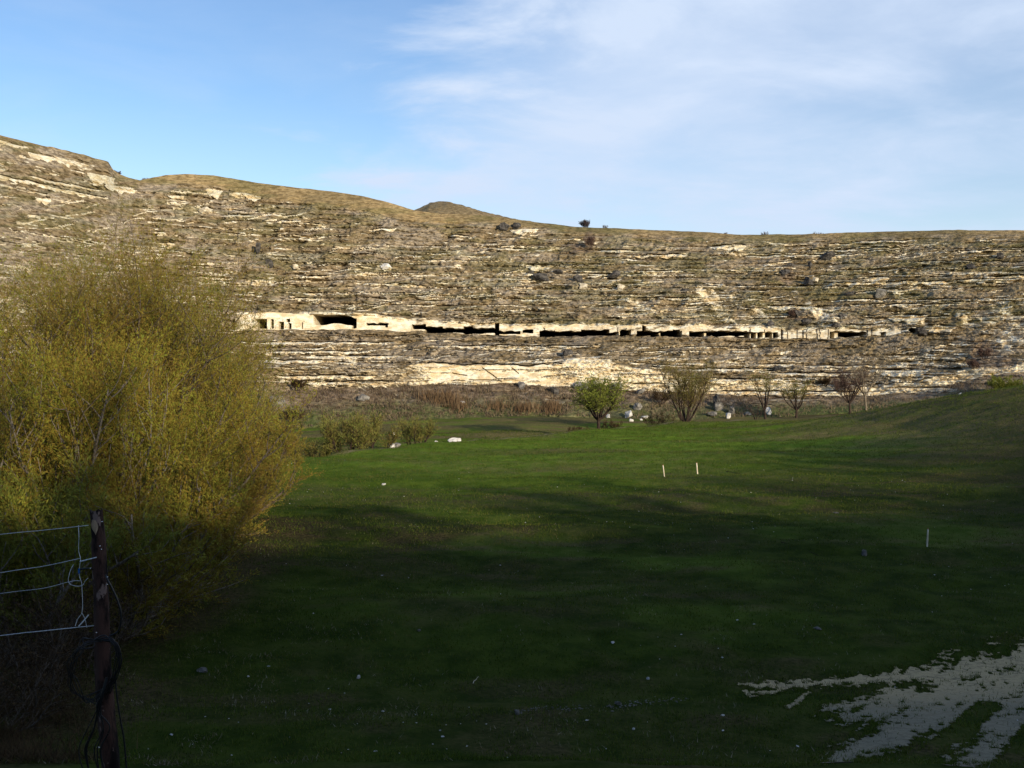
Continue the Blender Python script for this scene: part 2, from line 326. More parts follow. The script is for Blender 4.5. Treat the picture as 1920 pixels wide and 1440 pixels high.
# the pale rock band low down, and the quarried wall round the caves
band = sstep(0, .12, np.where(seg_id == 1, tv, 0)) * np.where(seg_id == 1, 1, 0)
bw = np.interp(Xp + 40 * (vn(Yp / 2.5, Xp / 200., 320) - .5), [560, 770, 800, 1240, 1300, 1500, 1640, 1740, 2600], [.3, .5, 1, .95, .65, .62, .85, 1.15, 1.1])
rock = np.maximum(rock, np.where(seg_id == 1, bw * (.78 + .42 * fbm(Xp / 25., Yp / 4., 3, 21)), 0))
sl2 = (seg_id == 2) & (tv < .035) & (Xp > 800) & (Xp < 1060); off += np.where(sl2, 1.8, 0)
rb = ((Xp - 1102) / 44) ** 4 + ((Yp - 681) / 8) ** 4 < .5 + 1.4 * fbm(Xp / 7., Yp / 3., 3, 9); rock = np.where(rb, 1.25, rock); off = np.where(rb, -.2 + .4 * vn(Xp / 5., Yp / 3., 7), off)
wall = (seg_id == 3) & (Xp > 440) & (Xp < 1690)
off = np.where(wall, .25 * fbm(Xp / 8., Yp / 8., 3, 33) - .2, off)
wallr = wall | ((seg_id == 4) & (tv * (k0[4] - k0[5])[None, :] < 3.5) & (Xp > 560) & (Xp < 1690))
rock = np.where(wallr, np.where((Xp < 780), 1.1, .02 + 1.35 * fbm(Xp / 18., Yp / 6., 4, 5)), rock)
joint = np.zeros(Xp.shape, bool)
for jx, jw in ((1466,1.4),(1476,.6),(1494,.9),(1505,1.3),(1512,.5),(1531,1.1),(1537,.5),(1552,.8),(1380,.6),(1406,.8),(1433,.6),(1626,.9),(1634,.6),(1158,.8),(1174,.6),(845,.7),(1020,.8)):
    joint |= (np.abs(Xp - jx + 1.5 * (vn(Yp / 5., Xp * 0 + jx, 61) - .5)) < jw) & wall & (Yp > 613 + 6 * float(vn(jx * 1.7, 0, 62)))
shade_and_joint = np.where(joint, .7, shade_and_joint); off = np.where(joint, off + .3, off)
lf = (Xp > 400) & (Xp < 475) & (Yp > 585) & (Yp < 618); rock = np.where(lf, np.interp(Xp, [440, 475], [.2, 1.0]), rock)
CAVES = [  # x0,x1,ytop,ybottom,depth : openings in the wall
 (479,500,598,617,13),(508,513,600,617,6),(523,532,605,617,8),(537,544,598,604,7),(541,546,606,617,5),(566,568,606,617,3),
 (588,664,590,608,15),(661,669,598,615,5),(687,728,606,609,5),(722,727,608,614,4),
 (773,798,610,617,12),(797,830,614,624,12),(828,872,616,624,12),(870,886,613,625,12),(884,930,617,625,12),(928,936,606,627,6),(934,975,622,627,12),
 (980,1000,619,624,10),(1012,1040,621,630,12),(1030,1100,622,629,12),(1090,1142,620,628,13),(1142,1160,624,629,8),(1161,1183,620,629,10),
 (1194,1222,621,629,12),(1205,1211,611,622,6),(1220,1278,622,630,13),(1262,1275,619,624,6),(1292,1330,622,630,12),(1325,1400,622,630,13),(1395,1458,624,633,12),
 (1556,1575,622,635,12),(1572,1625,623,631,13),(1652,1660,623,630,9),(1464,1467,618,634,2),(1703,1722,616,624,3)]
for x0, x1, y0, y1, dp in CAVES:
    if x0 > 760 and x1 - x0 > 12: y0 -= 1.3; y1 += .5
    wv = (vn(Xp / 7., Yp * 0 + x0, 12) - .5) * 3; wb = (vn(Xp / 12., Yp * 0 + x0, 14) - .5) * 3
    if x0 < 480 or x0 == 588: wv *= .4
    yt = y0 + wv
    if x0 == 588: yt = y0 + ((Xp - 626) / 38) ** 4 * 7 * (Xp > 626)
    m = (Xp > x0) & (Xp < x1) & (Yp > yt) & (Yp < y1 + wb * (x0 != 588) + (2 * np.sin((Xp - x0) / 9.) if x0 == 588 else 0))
    off = np.where(m, dp, off); shade_and_joint = np.where(m, 1, shade_and_joint)  # openings coloured near black to paint in their inner shade
# white pillars and fallen blocks standing in the low openings
for x0, x1 in ((700, 702), (846, 850), (1156, 1164), (1183, 1193), (1236, 1240), (1322, 1327), (1408, 1411), (1420, 1424), (1432, 1438), (1450, 1453), (1568, 1575), (1000, 1006)):
    m = (Xp > x0) & (Xp < x1) & (Yp > 616) & (Yp < 634) & (shade_and_joint > .9); m &= ((Yp > 624) | (x1 - x0 > 5))
    off = np.where(m, 1.2, off); shade_and_joint = np.where(m, 0, shade_and_joint); rock = np.where(m, 1.1, rock)
# wind-worn apron of turf just below the caves, scree runs, grass crest
rock *= np.where((seg_id == 2) & (tv > .72) & (Xp > 450), .35, 1)
for (xa, ya, xb, yb, wd, st) in [(1310,540,1372,606,9,.55),(1330,520,1345,560,6,.4),(1515,572,1570,612,12,.6),(1520,600,1600,612,6,.3),(1700,590,1760,620,10,.5),(1795,590,1890,650,9,.55),(1840,596,1915,640,8,.5),(1885,585,1930,630,8,.6),(1410,570,1440,600,9,.35),(1180,560,1220,590,9,.3),(1850,600,1900,680,6,.35),(1210,575,1260,605,5,.3),(620,650,660,680,8,.35),(500,660,560,730,6,.35),(1460,575,1500,612,6,.3),(560,705,610,748,1.5,.9),(640,705,690,735,2,.8),(700,710,770,760,1.5,.9),(735,715,790,765,1.2,.8),(590,700,640,745,1.3,.8),(820,730,870,765,1,.5)]:
    tt = np.clip(((Xp - xa) * (xb - xa) + (Yp - ya) * (yb - ya)) / ((xb - xa) ** 2 + (yb - ya) ** 2), 0, 1)
    dd = np.hypot(Xp - xa - tt * (xb - xa), Yp - ya - tt * (yb - ya))
    rr = (1 - sstep(wd * .3, wd * (1 + .8 * (vn(Xp / 4., Yp / 4., 40) - .3)), dd)) * st * (.6 + .8 * vn((Xp - Yp) / 3., (Xp + Yp) / 14., 41))
    rock = np.maximum(rock, rr)
dg = fbm((Xp - .85 * Yp) / 9., (Yp + .6 * Xp) / 60., 4, 330)
rock = rock + .9 * (dg - .5) * sstep(1240, 1420, Xp - .4 * (Yp - 560)) * sstep(500, 560, Yp) * (seg_id != 3) * sstep(735, 700, Yp) + .5 * (dg - .5) * (Xp < 760) * (seg_id == 2)
crest = np.where(seg_id >= 4, sstep(0, 1, (tv * (k0[4] - k0[5])[None, :] - ((k0[4] - k0[5]) - np.interp(ux, [-3000, 0, 200, 262, 300, 420, 600, 740, 800, 940, 1100, 4500], [8, 8, 6, 8, 20, 26, 34, 30, 24, 16, 12, 12]) )[None, :]) / 8.), 0)
rock = rock * (1 - .93 * crest); off = off * (1 - .85 * crest) * np.maximum(rimfade, np.where(Xp < 235, .6, 0))
off[-1] = 0
rock = np.where((seg_id >= 2), rock + .17 * np.interp(Xp, [900, 1300], [1, .45]) * (1 - crest), rock)
macro = fbm(Xp / 120., Yp / 40., 3, 360) - .5
rock = rock + .75 * macro * (seg_id != 3) * (seg_id != 1) * (1 - crest) * (seg_id > 0)
olive = np.clip(np.interp(Xp, [0, 600, 1000, 1300, 1920], [.35, .3, .6, 1, 1]) * np.interp(Yp, [430, 560, 720], [1, .7, .5]) + .3 * crest, 0, 1)
grey = np.clip(sstep(.42, .62, fbm(Xp / 45., Yp / 16., 5, 77)) * .85 * (1 - crest) * np.interp(Xp, [0, 900, 1100, 1920], [1, 1, .75, .6]), 0, 1)
talus = np.where(seg_id == 0, 1, 0)
scrub = talus * np.clip(.35 + .9 * fbm(Xp / 30., Yp / 10., 3, 50), 0, 1) * np.interp(Xp, [500, 560, 1300, 1500, 1920], [.6, 1, .95, .7, .75])
for cx_, cy_, ra, rb_ in [(1490,605,26,14),(1080,466,32,12),(1105,452,10,20),(1845,665,30,30),(1870,680,40,14),(1475,520,14,18),(640,560,40,6)]:
    scrub = np.maximum(scrub, np.clip(1.3 - ((Xp - cx_) / ra) ** 2 - ((Yp - cy_) / rb_) ** 2, 0, .8) * (Yp < 730))
green = np.where(seg_id == 0, sstep(.75, .2, tv + .5 * (fbm(Xp / 20., Yp / 8., 3, 55) - .5)), 0) * np.interp(Xp, [500, 1100, 1300, 1500], [.9, .6, .7, .9])
green = np.maximum(green, .25 * (seg_id >= 4) * sstep(.45, .65, fbm(Xp / 50., Yp / 9., 3, 58)))
# erosion ribs and the broken surface itself
mid = 1 - wall * 1.; mid *= (shade_and_joint < .5)
ribs = (fbm((Xp + .9 * Yp) / 30., Yp / 150., 3, 60) - .5) * 2.6 * (seg_id != 1) * rimfade
rough = (fbm(Xp / 6., Yp / 2.8, 4, 62) - .5) * 1.35 + (fbm(Xp / 40., Yp / 12., 3, 63) - .5) * 2.0
ter = np.abs(((Zw + 1.2 * fbm(Xw / 18., Zw / 4., 3, 64)) / 1.25) % 1. - .35) * 2.0 * sstep(.4, .65, fbm(Xp / 28., Yp / 7., 3, 66))
face = (seg_id == 1) * np.interp(Xp + 30 * (vn(Yp / 3., Xp / 90., 321) - .5), [785, 805, 1030, 1060], [0, 1, 1, 0])
rock = np.where(face > .5, 1.0 + .35 * fbm(Xp / 30., Yp / 7., 3, 301), rock)
mid = mid * (1 - .8 * face)
for xa, ya, xb, yb in [(905,690,925,704),(925,704,940,716),(960,690,972,700),(850,700,875,704),(880,712,935,713)]:
    tt = np.clip(((Xp - xa) * (xb - xa) + (Yp - ya) * (yb - ya)) / ((xb - xa) ** 2 + (yb - ya) ** 2), 0, 1)
    off = np.where(np.hypot(Xp - xa - tt * (xb - xa), Yp - ya - tt * (yb - ya)) < .9, off + .7, off)
off = off + (ribs + (rough + ter * (seg_id != 1)) * (1 - .6 * crest)) * mid * np.where(seg_id == 0, .45, 1) * np.maximum(rimfade, .12)
Dn = Dp + off
V = np.stack([Xw + (Dn - Dp) * 0, Dn, Zw], -1)
# skirt under the ground and the plateau behind the rim
sk = V[0].copy(); sk[:, 2] -= 8; sk[:, 1] -= 6
backs = []
for dd, dz in ((3, .3), (10, .2), (40, -1.5), (200, -8), (1500, -40)):
    q = V[-1].copy(); q[:, 1] += dd; q[:, 0] *= (1 + dd / 230.); q[:, 2] += dz; backs.append(q)
VV = np.concatenate([sk[None], V] + [q[None] for q in backs], 0)
def padr(a, v=0.): return np.concatenate([a[:1], a] + [np.full((1, nu), v)] * len(backs), 0)
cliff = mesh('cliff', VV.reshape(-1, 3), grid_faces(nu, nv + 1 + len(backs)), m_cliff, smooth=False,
     attrs=dict(rock=padr(rock), shade_and_joint=padr(shade_and_joint), olive=padr(olive, .5), crest=padr(crest, 1.), grey=padr(grey), scrub=padr(scrub), green=padr(green)))
tag(cliff, 'layered limestone hillside with caves cut along it', kind='structure')
# the small summit showing behind the rim
sux = np.linspace(700, 1120, 220)
crestY = np.interp(sux, [700, 760, 790, 806, 822, 840, 860, 900, 950, 1000, 1120], [415, 400, 389, 381, 378.5, 379, 383, 396, 408, 417, 440])
rows = []
for i in range(41):
    t = i / 40; D_ = 236 + 64 * t; y_ = 432 + (crestY - 432) * math.sin(min(1, t / .7) * math.pi / 2)
    z_ = EYE - (y_ - HOR) / F * D_ + (fbm(sux / 12., sux * 0 + i, 3, 70) - .5) * .7
    if t > .7: z_ = z_ - (t - .7) * 40
    rows.append(np.stack([(sux - 960) / F * D_, np.full_like(sux, D_), z_], -1))
S = np.array(rows); zer = np.zeros(S.shape[:2])
tag(mesh('summit_hill', S.reshape(-1, 3), grid_faces(220, 41), m_cliff, attrs=dict(rock=zer + .12, shade_and_joint=zer, olive=zer + .7, crest=zer + .8, grey=zer, scrub=zer, green=zer)), 'small grassy summit behind the cliff rim', kind='structure')

# ------------------------------------------------------------------ ground
eX = [-400, -60, -30, -16.5, -14.8, -11.7, -5.4, 2.2, 9.8, 21, 31.5, 45, 70, 400]
eY = [60, 68, 74, 78, 82, 86, 94, 104, 116, 127, 136, 142, 150, 170]
ridge_az = math.tan(SUN_AZ)
# height of the hill behind the camera, so that its shadow ends where the photo has it: (ground X, Y, Z of the shade's edge)
_sh = [(-40, 25, 0), (-14, 34, 0), (-9, 34, 0), (-2, 37, 0), (10, 42, 0), (22, 47, .2), (34, 57, 2.0), (46, 68, 4.0), (90, 72, 6)]
RY = -70.
_rx = []; _rz = []
for gx, gy, gz in _sh:
    _rx.append(gx + (gy - RY) * math.tan(SUN_AZ)); _rz.append(gz + (gy - RY) / math.cos(SUN_AZ) * math.tan(SUN_EL))
def ground(X, Y):
    X = np.asarray(X, float); Y = np.asarray(Y, float)
    near = np.interp(Y, [-6, 0, 3, 7, 12, 17, 22, 30], [5.5, 5.4, 4.8, 3.6, 1.5, .25, .05, 0])
    fld = np.interp(X, [-400, -30, -10, 14, 22, 28, 36, 39, 44, 48, 60, 80, 400], [1, .3, 0, 0, .15, .5, 1.7, 2.6, 3.9, 4.7, 6.3, 8, 14])
    gy = np.interp(Y, [10, 30, 70, 98, 106, 125, 140], [.35, .5, .85, 1, .95, .2, .05])
    z = near + fld * gy
    ye = np.interp(X, eX, eY)
    xpx = 960 + X / np.maximum(Y, 20) * F
    s = np.interp(xpx, xs_, _sv); Df = 160 * s; zf = EYE - (k_foot(np.clip(xpx, -2800, 4400)) - HOR) / F * Df
    t = np.clip((Y - ye) / np.maximum(Df - ye, 5), 0, 1)
    low = -1.75 * sstep(0, 3.2, Y - ye) * (1 - t) + (zf + 1.75 * 0) * t * sstep(0, 1, t)
    z = np.where(Y > ye, z * (1 - sstep(0, 20, Y - ye)) + low, z)
    z = np.where(Y > Df, np.minimum(z, zf) - .5, z)
    rid = np.interp(X, _rx, _rz)
    z = np.where(Y < -6, 5.5 + (rid - 5.5) * sstep(-6, RY, Y) + (Y < RY) * (Y - RY) * .02, z)
    und = (fbm(X / 9. + 40, Y / 7. + 50, 3, 100) - .5) * .5 + (fbm(X / 22. + Y / 60. + 40, Y / 4.5 + 50, 2, 103) - .5) * .5 + (fbm(X / 13. + Y / 30. + 40, Y / 1.7 + 50, 2, 104) - .5) * .13 * sstep(26, 40, Y) + (fbm(X / 2.3 + 40, Y / 1.7 + 50, 3, 101) - .5) * .16
    return z + und * np.where(Y > 15, 1, .3) + (fbm(X / .5 + 900, Y / .5 + 900, 2, 102) - .5) * .07
gxs = np.concatenate([-np.geomspace(3000, 32, 60), np.arange(-31, 60, .22), np.geomspace(61, 3000, 60)])
gys = np.concatenate([-np.geomspace(2500, 75, 25), np.arange(-74, -6, 1.5), np.arange(-6, 16, .5), np.arange(16, 42, .13), np.arange(42, 110, .26), np.arange(110, 175, .5), np.array([180, 200, 260, 400, 900, 3000])])
GX, GY = np.meshgrid(gxs, gys); GZ = ground(GX, GY)
GZ = np.where(GY > 176, -2, GZ)
def yedge(X): return np.interp(X, eX, eY)
pxg = 960 + GX / np.maximum(GY, 5) * F; pyg = HOR + (EYE - GZ) / np.maximum(GY, 5) * F
dry = .18 + .0 * GX + .55 * sstep(12, 42, GX) * sstep(25, 75, GY) * (.4 + 1.2 * fbm(GX / 12. + GY / 30., GY / 3.5, 4, 350)) 
dry = dry * 1.
dry = dry + .5 * sstep(3, 0, np.abs(GX - np.interp(GY, [20, 30, 45], [-9, -9.5, -10]))) * (GY < 45)      # worn ground beside the willow
dry += .6 * np.exp(-((GY - yedge(GX) - .5) / 2.) ** 2)
dry += .30 * sstep(1, 5, GY - yedge(GX)) + .5 * sstep(2, 6, GY - yedge(GX)) * sstep(.42, .6, fbm(GX / 10., GY / 2.5, 3, 110))
dry += .25 * sstep(.5, .65, fbm(GX / 2.2, GY / 1.4, 4, 340)) * (GY < 60)
bare = np.zeros_like(GX)
bare += 1.0 * np.exp(-((GY - yedge(GX) + .7) / .7) ** 2) * sstep(.25, .5, fbm(GX / 4., GY * 0, 2, 111))
bare += .62 * np.exp(-((GX + 5.7 - (GY - 64) * .1) / 4.5) ** 2 - ((GY - 66) / 5) ** 2) * sstep(.45, .8, fbm(GX / 3., GY / 1.0, 4, 112)) * .8
bare += .3 * sstep(.60, .8, fbm(GX / 5., GY / 1.5, 4, 113)) * (GY > 60)
dry = dry + .8 * (fbm(GX / 14., GY / 5., 4, 311) - .45)
gr_o = mesh('ground', np.stack([GX, GY, GZ], -1).reshape(-1, 3), grid_faces(len(gxs), len(gys)), m_ground, attrs=dict(dry=dry, bare=bare, painted_sun=sstep(40, 78, GY - .35 * np.abs(GX + 5)) * sstep(50, 26, GX) * (.65 + .45 * vn(GX / 9., GY / 4., 310)) + .30 * sstep(.48, .68, fbm(GX / 6., GY / 4., 3, 351)) * sstep(75, 40, GY) * sstep(22, 32, GY) + .4 * sstep(24, 40, GX) * sstep(60, 90, GY)))  # mask of painted sunlight: far field, right rise, some lighter near patches
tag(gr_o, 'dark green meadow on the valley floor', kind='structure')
def G(x, y):
    """point of the ground seen at photo pixel x, y"""
    D = np.concatenate([np.arange(15, 60, .05), np.arange(60, 175, .15)])
    gz = ground((x - 960) / F * D, D); lz = EYE - (y - HOR) / F * D
    i = np.argmax(lz < gz) if (lz < gz).any() else len(D) - 1
    return Vector(((x - 960) / F * D[i], D[i], float(gz[i])))
def GG(X, Y): return Vector((X, Y, float(ground(X, Y))))

# the pale trodden path at the lower right
pxs = np.arange(5.0, 16.5, .035); pys = np.arange(16.2, 28, .045)
PX, PY = np.meshgrid(pxs, pys); PZ = ground(PX, PY)
qx = 960 + PX / PY * F; qy = HOR + (EYE - PZ) / PY * F
def seg(xa, ya, xb, yb, wa, wb):
    tt = np.clip(((qx - xa) * (xb - xa) + 6 * (qy - ya) * (yb - ya)) / ((xb - xa) ** 2 + 6 * (yb - ya) ** 2), 0, 1)
    return 1 - np.hypot((qx - xa - tt * (xb - xa)) * .35, qy - ya - tt * (yb - ya)) / (wa + (wb - wa) * tt)
mk = np.full(PX.shape, -1.)
for a in [(1385,1284,1480,1287,5,10),(1480,1287,1640,1274,10,9),(1640,1274,1800,1262,9,26),(1800,1250,1960,1232,22,34),(1330,1309,1400,1305,5,6),(1400,1300,1450,1298,6,4),(1520,1295,1480,1328,3,3),(1560,1330,1700,1300,8,18),(1640,1340,1780,1300,24,34),(1800,1310,1960,1270,40,44),(1740,1340,1960,1310,24,34),(1560,1438,1720,1360,12,22),(1620,1405,1760,1350,16,24),(1820,1425,1900,1350,16,26),(1790,1400,1830,1375,5,9),(1940,1300,2000,1330,60,60)]:
    mk = np.maximum(mk, seg(*a))
for a in [(1790,1385,1850,1325,10,10),(1890,1420,1940,1360,7,7)]: mk = np.where(seg(*a) > 0, np.minimum(mk, -.05 - seg(*a)), mk)
rt = PX * .6 + PY * .8; rs = -PX * .8 + PY * .6
mkk = mk + (fbm(PX / .9, PY / .6, 4, 120) - .5) * 1.1 + (fbm(PX / .13, PY / .10, 2, 122) - .5) * 1.5 + (vn(PX / .05, PY / .07, 123) - .5) * .7 + (fbm(rt / .8, rs / .14, 3, 121) - .5) * 1.3 - .12
inm = mkk > 0
Fp = grid_faces(len(pxs), len(pys)); ok = inm.ravel()[Fp].all(1); Fp = Fp[ok]
used = np.unique(Fp); re = np.zeros(PX.size, int); re[used] = np.arange(len(used))
Vp = np.stack([PX, PY, PZ + .012], -1).reshape(-1, 3)[used]
tag(mesh('path', Vp, re[Fp], m_sand, attrs=dict(arm=np.clip((mkk.ravel()[used] * 0) + sstep(18.6, 23.5, PY.ravel()[used] + .12 * (PX.ravel()[used] - 8) * -1), 0, 1))), 'pale trodden earth track at the meadow edge', kind='structure')

# ------------------------------------------------------------------ vegetation as stuff
def blades(name, pts, h, wd, lean, mat, tint, label=None, kind='stuff', parent=None, updir=None):
    n = len(pts); a = rng.uniform(0, 2 * math.pi, n); h = np.broadcast_to(h, (n,)) * rng.uniform(.6, 1.3, n)
    side = np.stack([np.cos(a), np.sin(a), np.zeros(n)], -1) * (np.asarray(wd) / 2)
    up = rng.normal(0, lean, (n, 3)); up[:, 2] = 1; up /= np.linalg.norm(up, axis=1)[:, None]
    tip = pts + up * h[:, None]
    V = np.stack([pts - side, pts + side, tip], 1).reshape(-1, 3)
    Fc = np.arange(3 * n).reshape(-1, 3)
    o = mesh(name, V, Fc, mat, parent, attrs=dict(tint=np.repeat(np.broadcast_to(tint, (n,)), 3)))
    if label: tag(o, label, kind=kind)
    return o
# meadow grass: near and mid distance
n = 480000
D_ = 16 + (rng.random(n) ** 1.25) * 112; X_ = (rng.uniform(-60, 1990, n) - 960) / F * D_
cl = fbm(X_ / .8, D_ / .8, 3, 130); k = cl > rng.uniform(.25, .62, n); X_, D_, cl = X_[k], D_[k], cl[k]
pts = np.stack([X_, D_, ground(X_, D_) - .01], -1)
xi = np.clip(((X_ - pxs[0]) / .035).astype(int), 0, len(pxs) - 1); yi = np.clip(((D_ - pys[0]) / .045).astype(int), 0, len(pys) - 1)
onp = inm[yi, xi] & (X_ > pxs[0]) & (D_ < pys[-1]); onp &= (mkk[yi, xi] > .8) | (rng.random(len(onp)) < .12 + .6 * np.clip(mkk[yi, xi], 0, 1)); pts = pts[~onp]; X_, D_ = X_[~onp], D_[~onp]
tint = np.clip(.10 + .55 * fbm(X_ / 3., D_ / 3., 3, 131) + rng.normal(0, .18, len(pts)), 0, 1)
blades('meadow_grass', pts, .06 * (1 + D_ / 60), (.012 * (1 + D_ / 40))[:, None], .5, m_grassb, tint, 'short grass growing over the meadow')
fj = np.argwhere((mkk > -.25) & (mkk < .22)); fj = fj[rng.integers(0, len(fj), 26000)]
X_ = pxs[fj[:, 1]] + rng.uniform(0, .035, len(fj)); D_ = pys[fj[:, 0]] + rng.uniform(0, .045, len(fj))
blades('fringe_grass', np.stack([X_, D_, ground(X_, D_)], -1), .075, .013, .55, m_grassb, np.clip(rng.normal(.35, .2, len(X_)), 0, 1), 'thin grass growing into the edges of the pale track')
n = 90000
D_ = 16 + (rng.random(n) ** 1.4) * 45; X_ = (rng.uniform(-60, 1990, n) - 960) / F * D_
k = fbm(X_ / 1.1, D_ / .9, 4, 135) > rng.uniform(.52, .70, n); X_, D_ = X_[k], D_[k]
k = rng.random(len(X_)) < np.interp(960 + X_ / D_ * F, [200, 500, 900, 1900], [1, .7, .35, .35]); X_, D_ = X_[k], D_[k]
blades('straw', np.stack([X_, D_, ground(X_, D_)], -1), .09, .014, .9, m_straw, rng.random(len(X_)), 'dead pale straw caught in the dark turf')
# dry grass and weeds of the talus foot
n = 60000
xx = rng.uniform(500, 1960, n); t = rng.random(n)
yy = k_foot(xx) * (1 - t) + k_bb(xx) * t * 1 ; keep = rng.random(n) < np.interp(xx, [500, 560, 1090, 1100, 1960], [1, 1, .9, .45, .4]); xx, yy, t = xx[keep], yy[keep], t[keep]
DD = (160 * (1 - t) + 171 * t) * sfun(xx); pts = np.stack([(xx - 960) / F * DD, DD, EYE - (yy - HOR) / F * DD - .1], -1)
keep = fbm(xx / 12., yy / 5., 3, 140) > rng.uniform(.3, .6, len(xx)); pts, xx, t = pts[keep], xx[keep], t[keep]
blades('talus_weeds', pts, .5, .12, .5, m_weeds, np.clip(.5 + rng.normal(0, .3, len(pts)) - .2 * t, 0, 1), 'dry brown weeds covering the foot of the slope')
# reeds
pl = []
for cx_, cy_, sx_r, sy_r, q in [(832, 750, 18, 8, 500), (860, 762, 14, 9, 260), (800, 745, 14, 6, 120), (985, 768, 22, 6, 320), (1035, 767, 16, 7, 420), (930, 764, 20, 6, 140)]:
    for _ in range(q):
        x = random.gauss(cx_, sx_r * .6); y = random.gauss(cy_, sy_r * .6)
        y = min(max(y, float(k_bb(x)) + 8), float(k_foot(x)) - 1); pl.append(C(x, y, .3)[:])
blades('reeds', np.array(pl), 1.25, .10, .2, m_reed, np.clip(rng.normal(.5, .25, len(pl)), 0, 1), 'tall dry rust brown reeds at the foot of the cliff')
# dead brush in the bottom left corner
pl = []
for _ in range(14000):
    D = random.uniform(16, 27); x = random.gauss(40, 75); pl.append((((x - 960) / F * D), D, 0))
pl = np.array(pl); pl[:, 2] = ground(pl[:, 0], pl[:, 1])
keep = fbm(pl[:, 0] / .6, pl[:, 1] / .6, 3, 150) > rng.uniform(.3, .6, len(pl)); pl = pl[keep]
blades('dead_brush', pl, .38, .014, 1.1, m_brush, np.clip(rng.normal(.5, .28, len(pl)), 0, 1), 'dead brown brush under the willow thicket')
# small white stones scattered over the turf
def rocks_mesh(n_, posf, size):
    ico = np.array([(1,0,0),(-1,0,0),(0,1,0),(0,-1,0),(0,0,1),(0,0,-1)], float)
    f = np.array([(0,2,4),(2,1,4),(1,3,4),(3,0,4),(2,0,5),(1,2,5),(3,1,5),(0,3,5)])
    Vs = []; Fs = []
    for i in range(n_):
        p = posf(); s_ = size() * np.array([random.uniform(.7, 1.5), random.uniform(.6, 1.2), random.uniform(.35, .7)])
        a = random.uniform(0, 6.28); R = np.array([[math.cos(a), -math.sin(a), 0], [math.sin(a), math.cos(a), 0], [0, 0, 1]])
        Vs.append((ico * s_ * rng.uniform(.8, 1.2, (6, 3))) @ R.T + p); Fs.append(f + 6 * i)
    return np.concatenate(Vs), np.concatenate(Fs)
def pp():
    while True:
        D = 17 + random.random() ** 1.3 * 60; x = random.uniform(150, 1980)
        X = (x - 960) / F * D
        if random.random() < float(vn(X / 5., D / 5., 160)) ** 3: return np.array([X, D, float(ground(X, D)) + .015])
Vq, Fq = rocks_mesh(330, pp, lambda: random.choice([.012, .015, .02, .02, .035]))
tag(mesh('pebbles', Vq, Fq, m_rock_white, smooth=False), 'tiny white stones strewn over the dark turf', kind='stuff')
def pp2():
    t = random.random(); x = 960 + 330 * t + random.gauss(0, 6); y = 1336 - 22 * t + random.gauss(0, 3) - 3 * math.sin(t * 9)
    if .45 < t < .55: x += 30
    g = G(x, y); return np.array([g.x, g.y, g.z + .01])
Vq, Fq = rocks_mesh(150, pp2, lambda: random.choice([.012, .02, .03]))
tag(mesh('gravel', Vq, Fq, m_rock_grey, smooth=False), 'thin line of grey gravel crossing the turf', kind='stuff')

# ------------------------------------------------------------------ boulders
def boulder(name, loc, sx, sy, sz, mat, label, cat='rock', group=None, seed=0, rot=0, blocky=.5, tilt=0):
    import bmesh
    bm = bmesh.new(); bmesh.ops.create_cube(bm, size=2); bmesh.ops.subdivide_edges(bm, edges=bm.edges[:], cuts=5, use_grid_fill=True)
    rr = random.Random(seed)
    planes = [(Vector((rr.gauss(0, 1), rr.gauss(0, 1), rr.gauss(0, .8))).normalized(), rr.uniform(.62, .95)) for _ in range(9)]
    for v in bm.verts:
        c = v.co; s_ = c.normalized() * 1.15; c2 = s_.lerp(c, blocky)
        for pn, pd in planes:
            d = c2.dot(pn) - pd
            if d > 0: c2 = c2 - pn * d
        k = .9 + .22 * float(vn(c.x * 2.1 + seed, c.y * 2.3 + c.z * 3.1, seed))
        v.co = Vector((c2.x * sx * k, c2.y * sy * k, c2.z * sz * k))
    me = bpy.data.meshes.new(name); bm.to_mesh(me); bm.free(); me.materials.append(mat)
    o = bpy.data.objects.new(name, me); COL.objects.link(o); o.location = loc; o.rotation_euler = (tilt, tilt * .6, rot)
    return tag(o, label, cat, group)
BG_ = 'boulders lodged in the hillside'
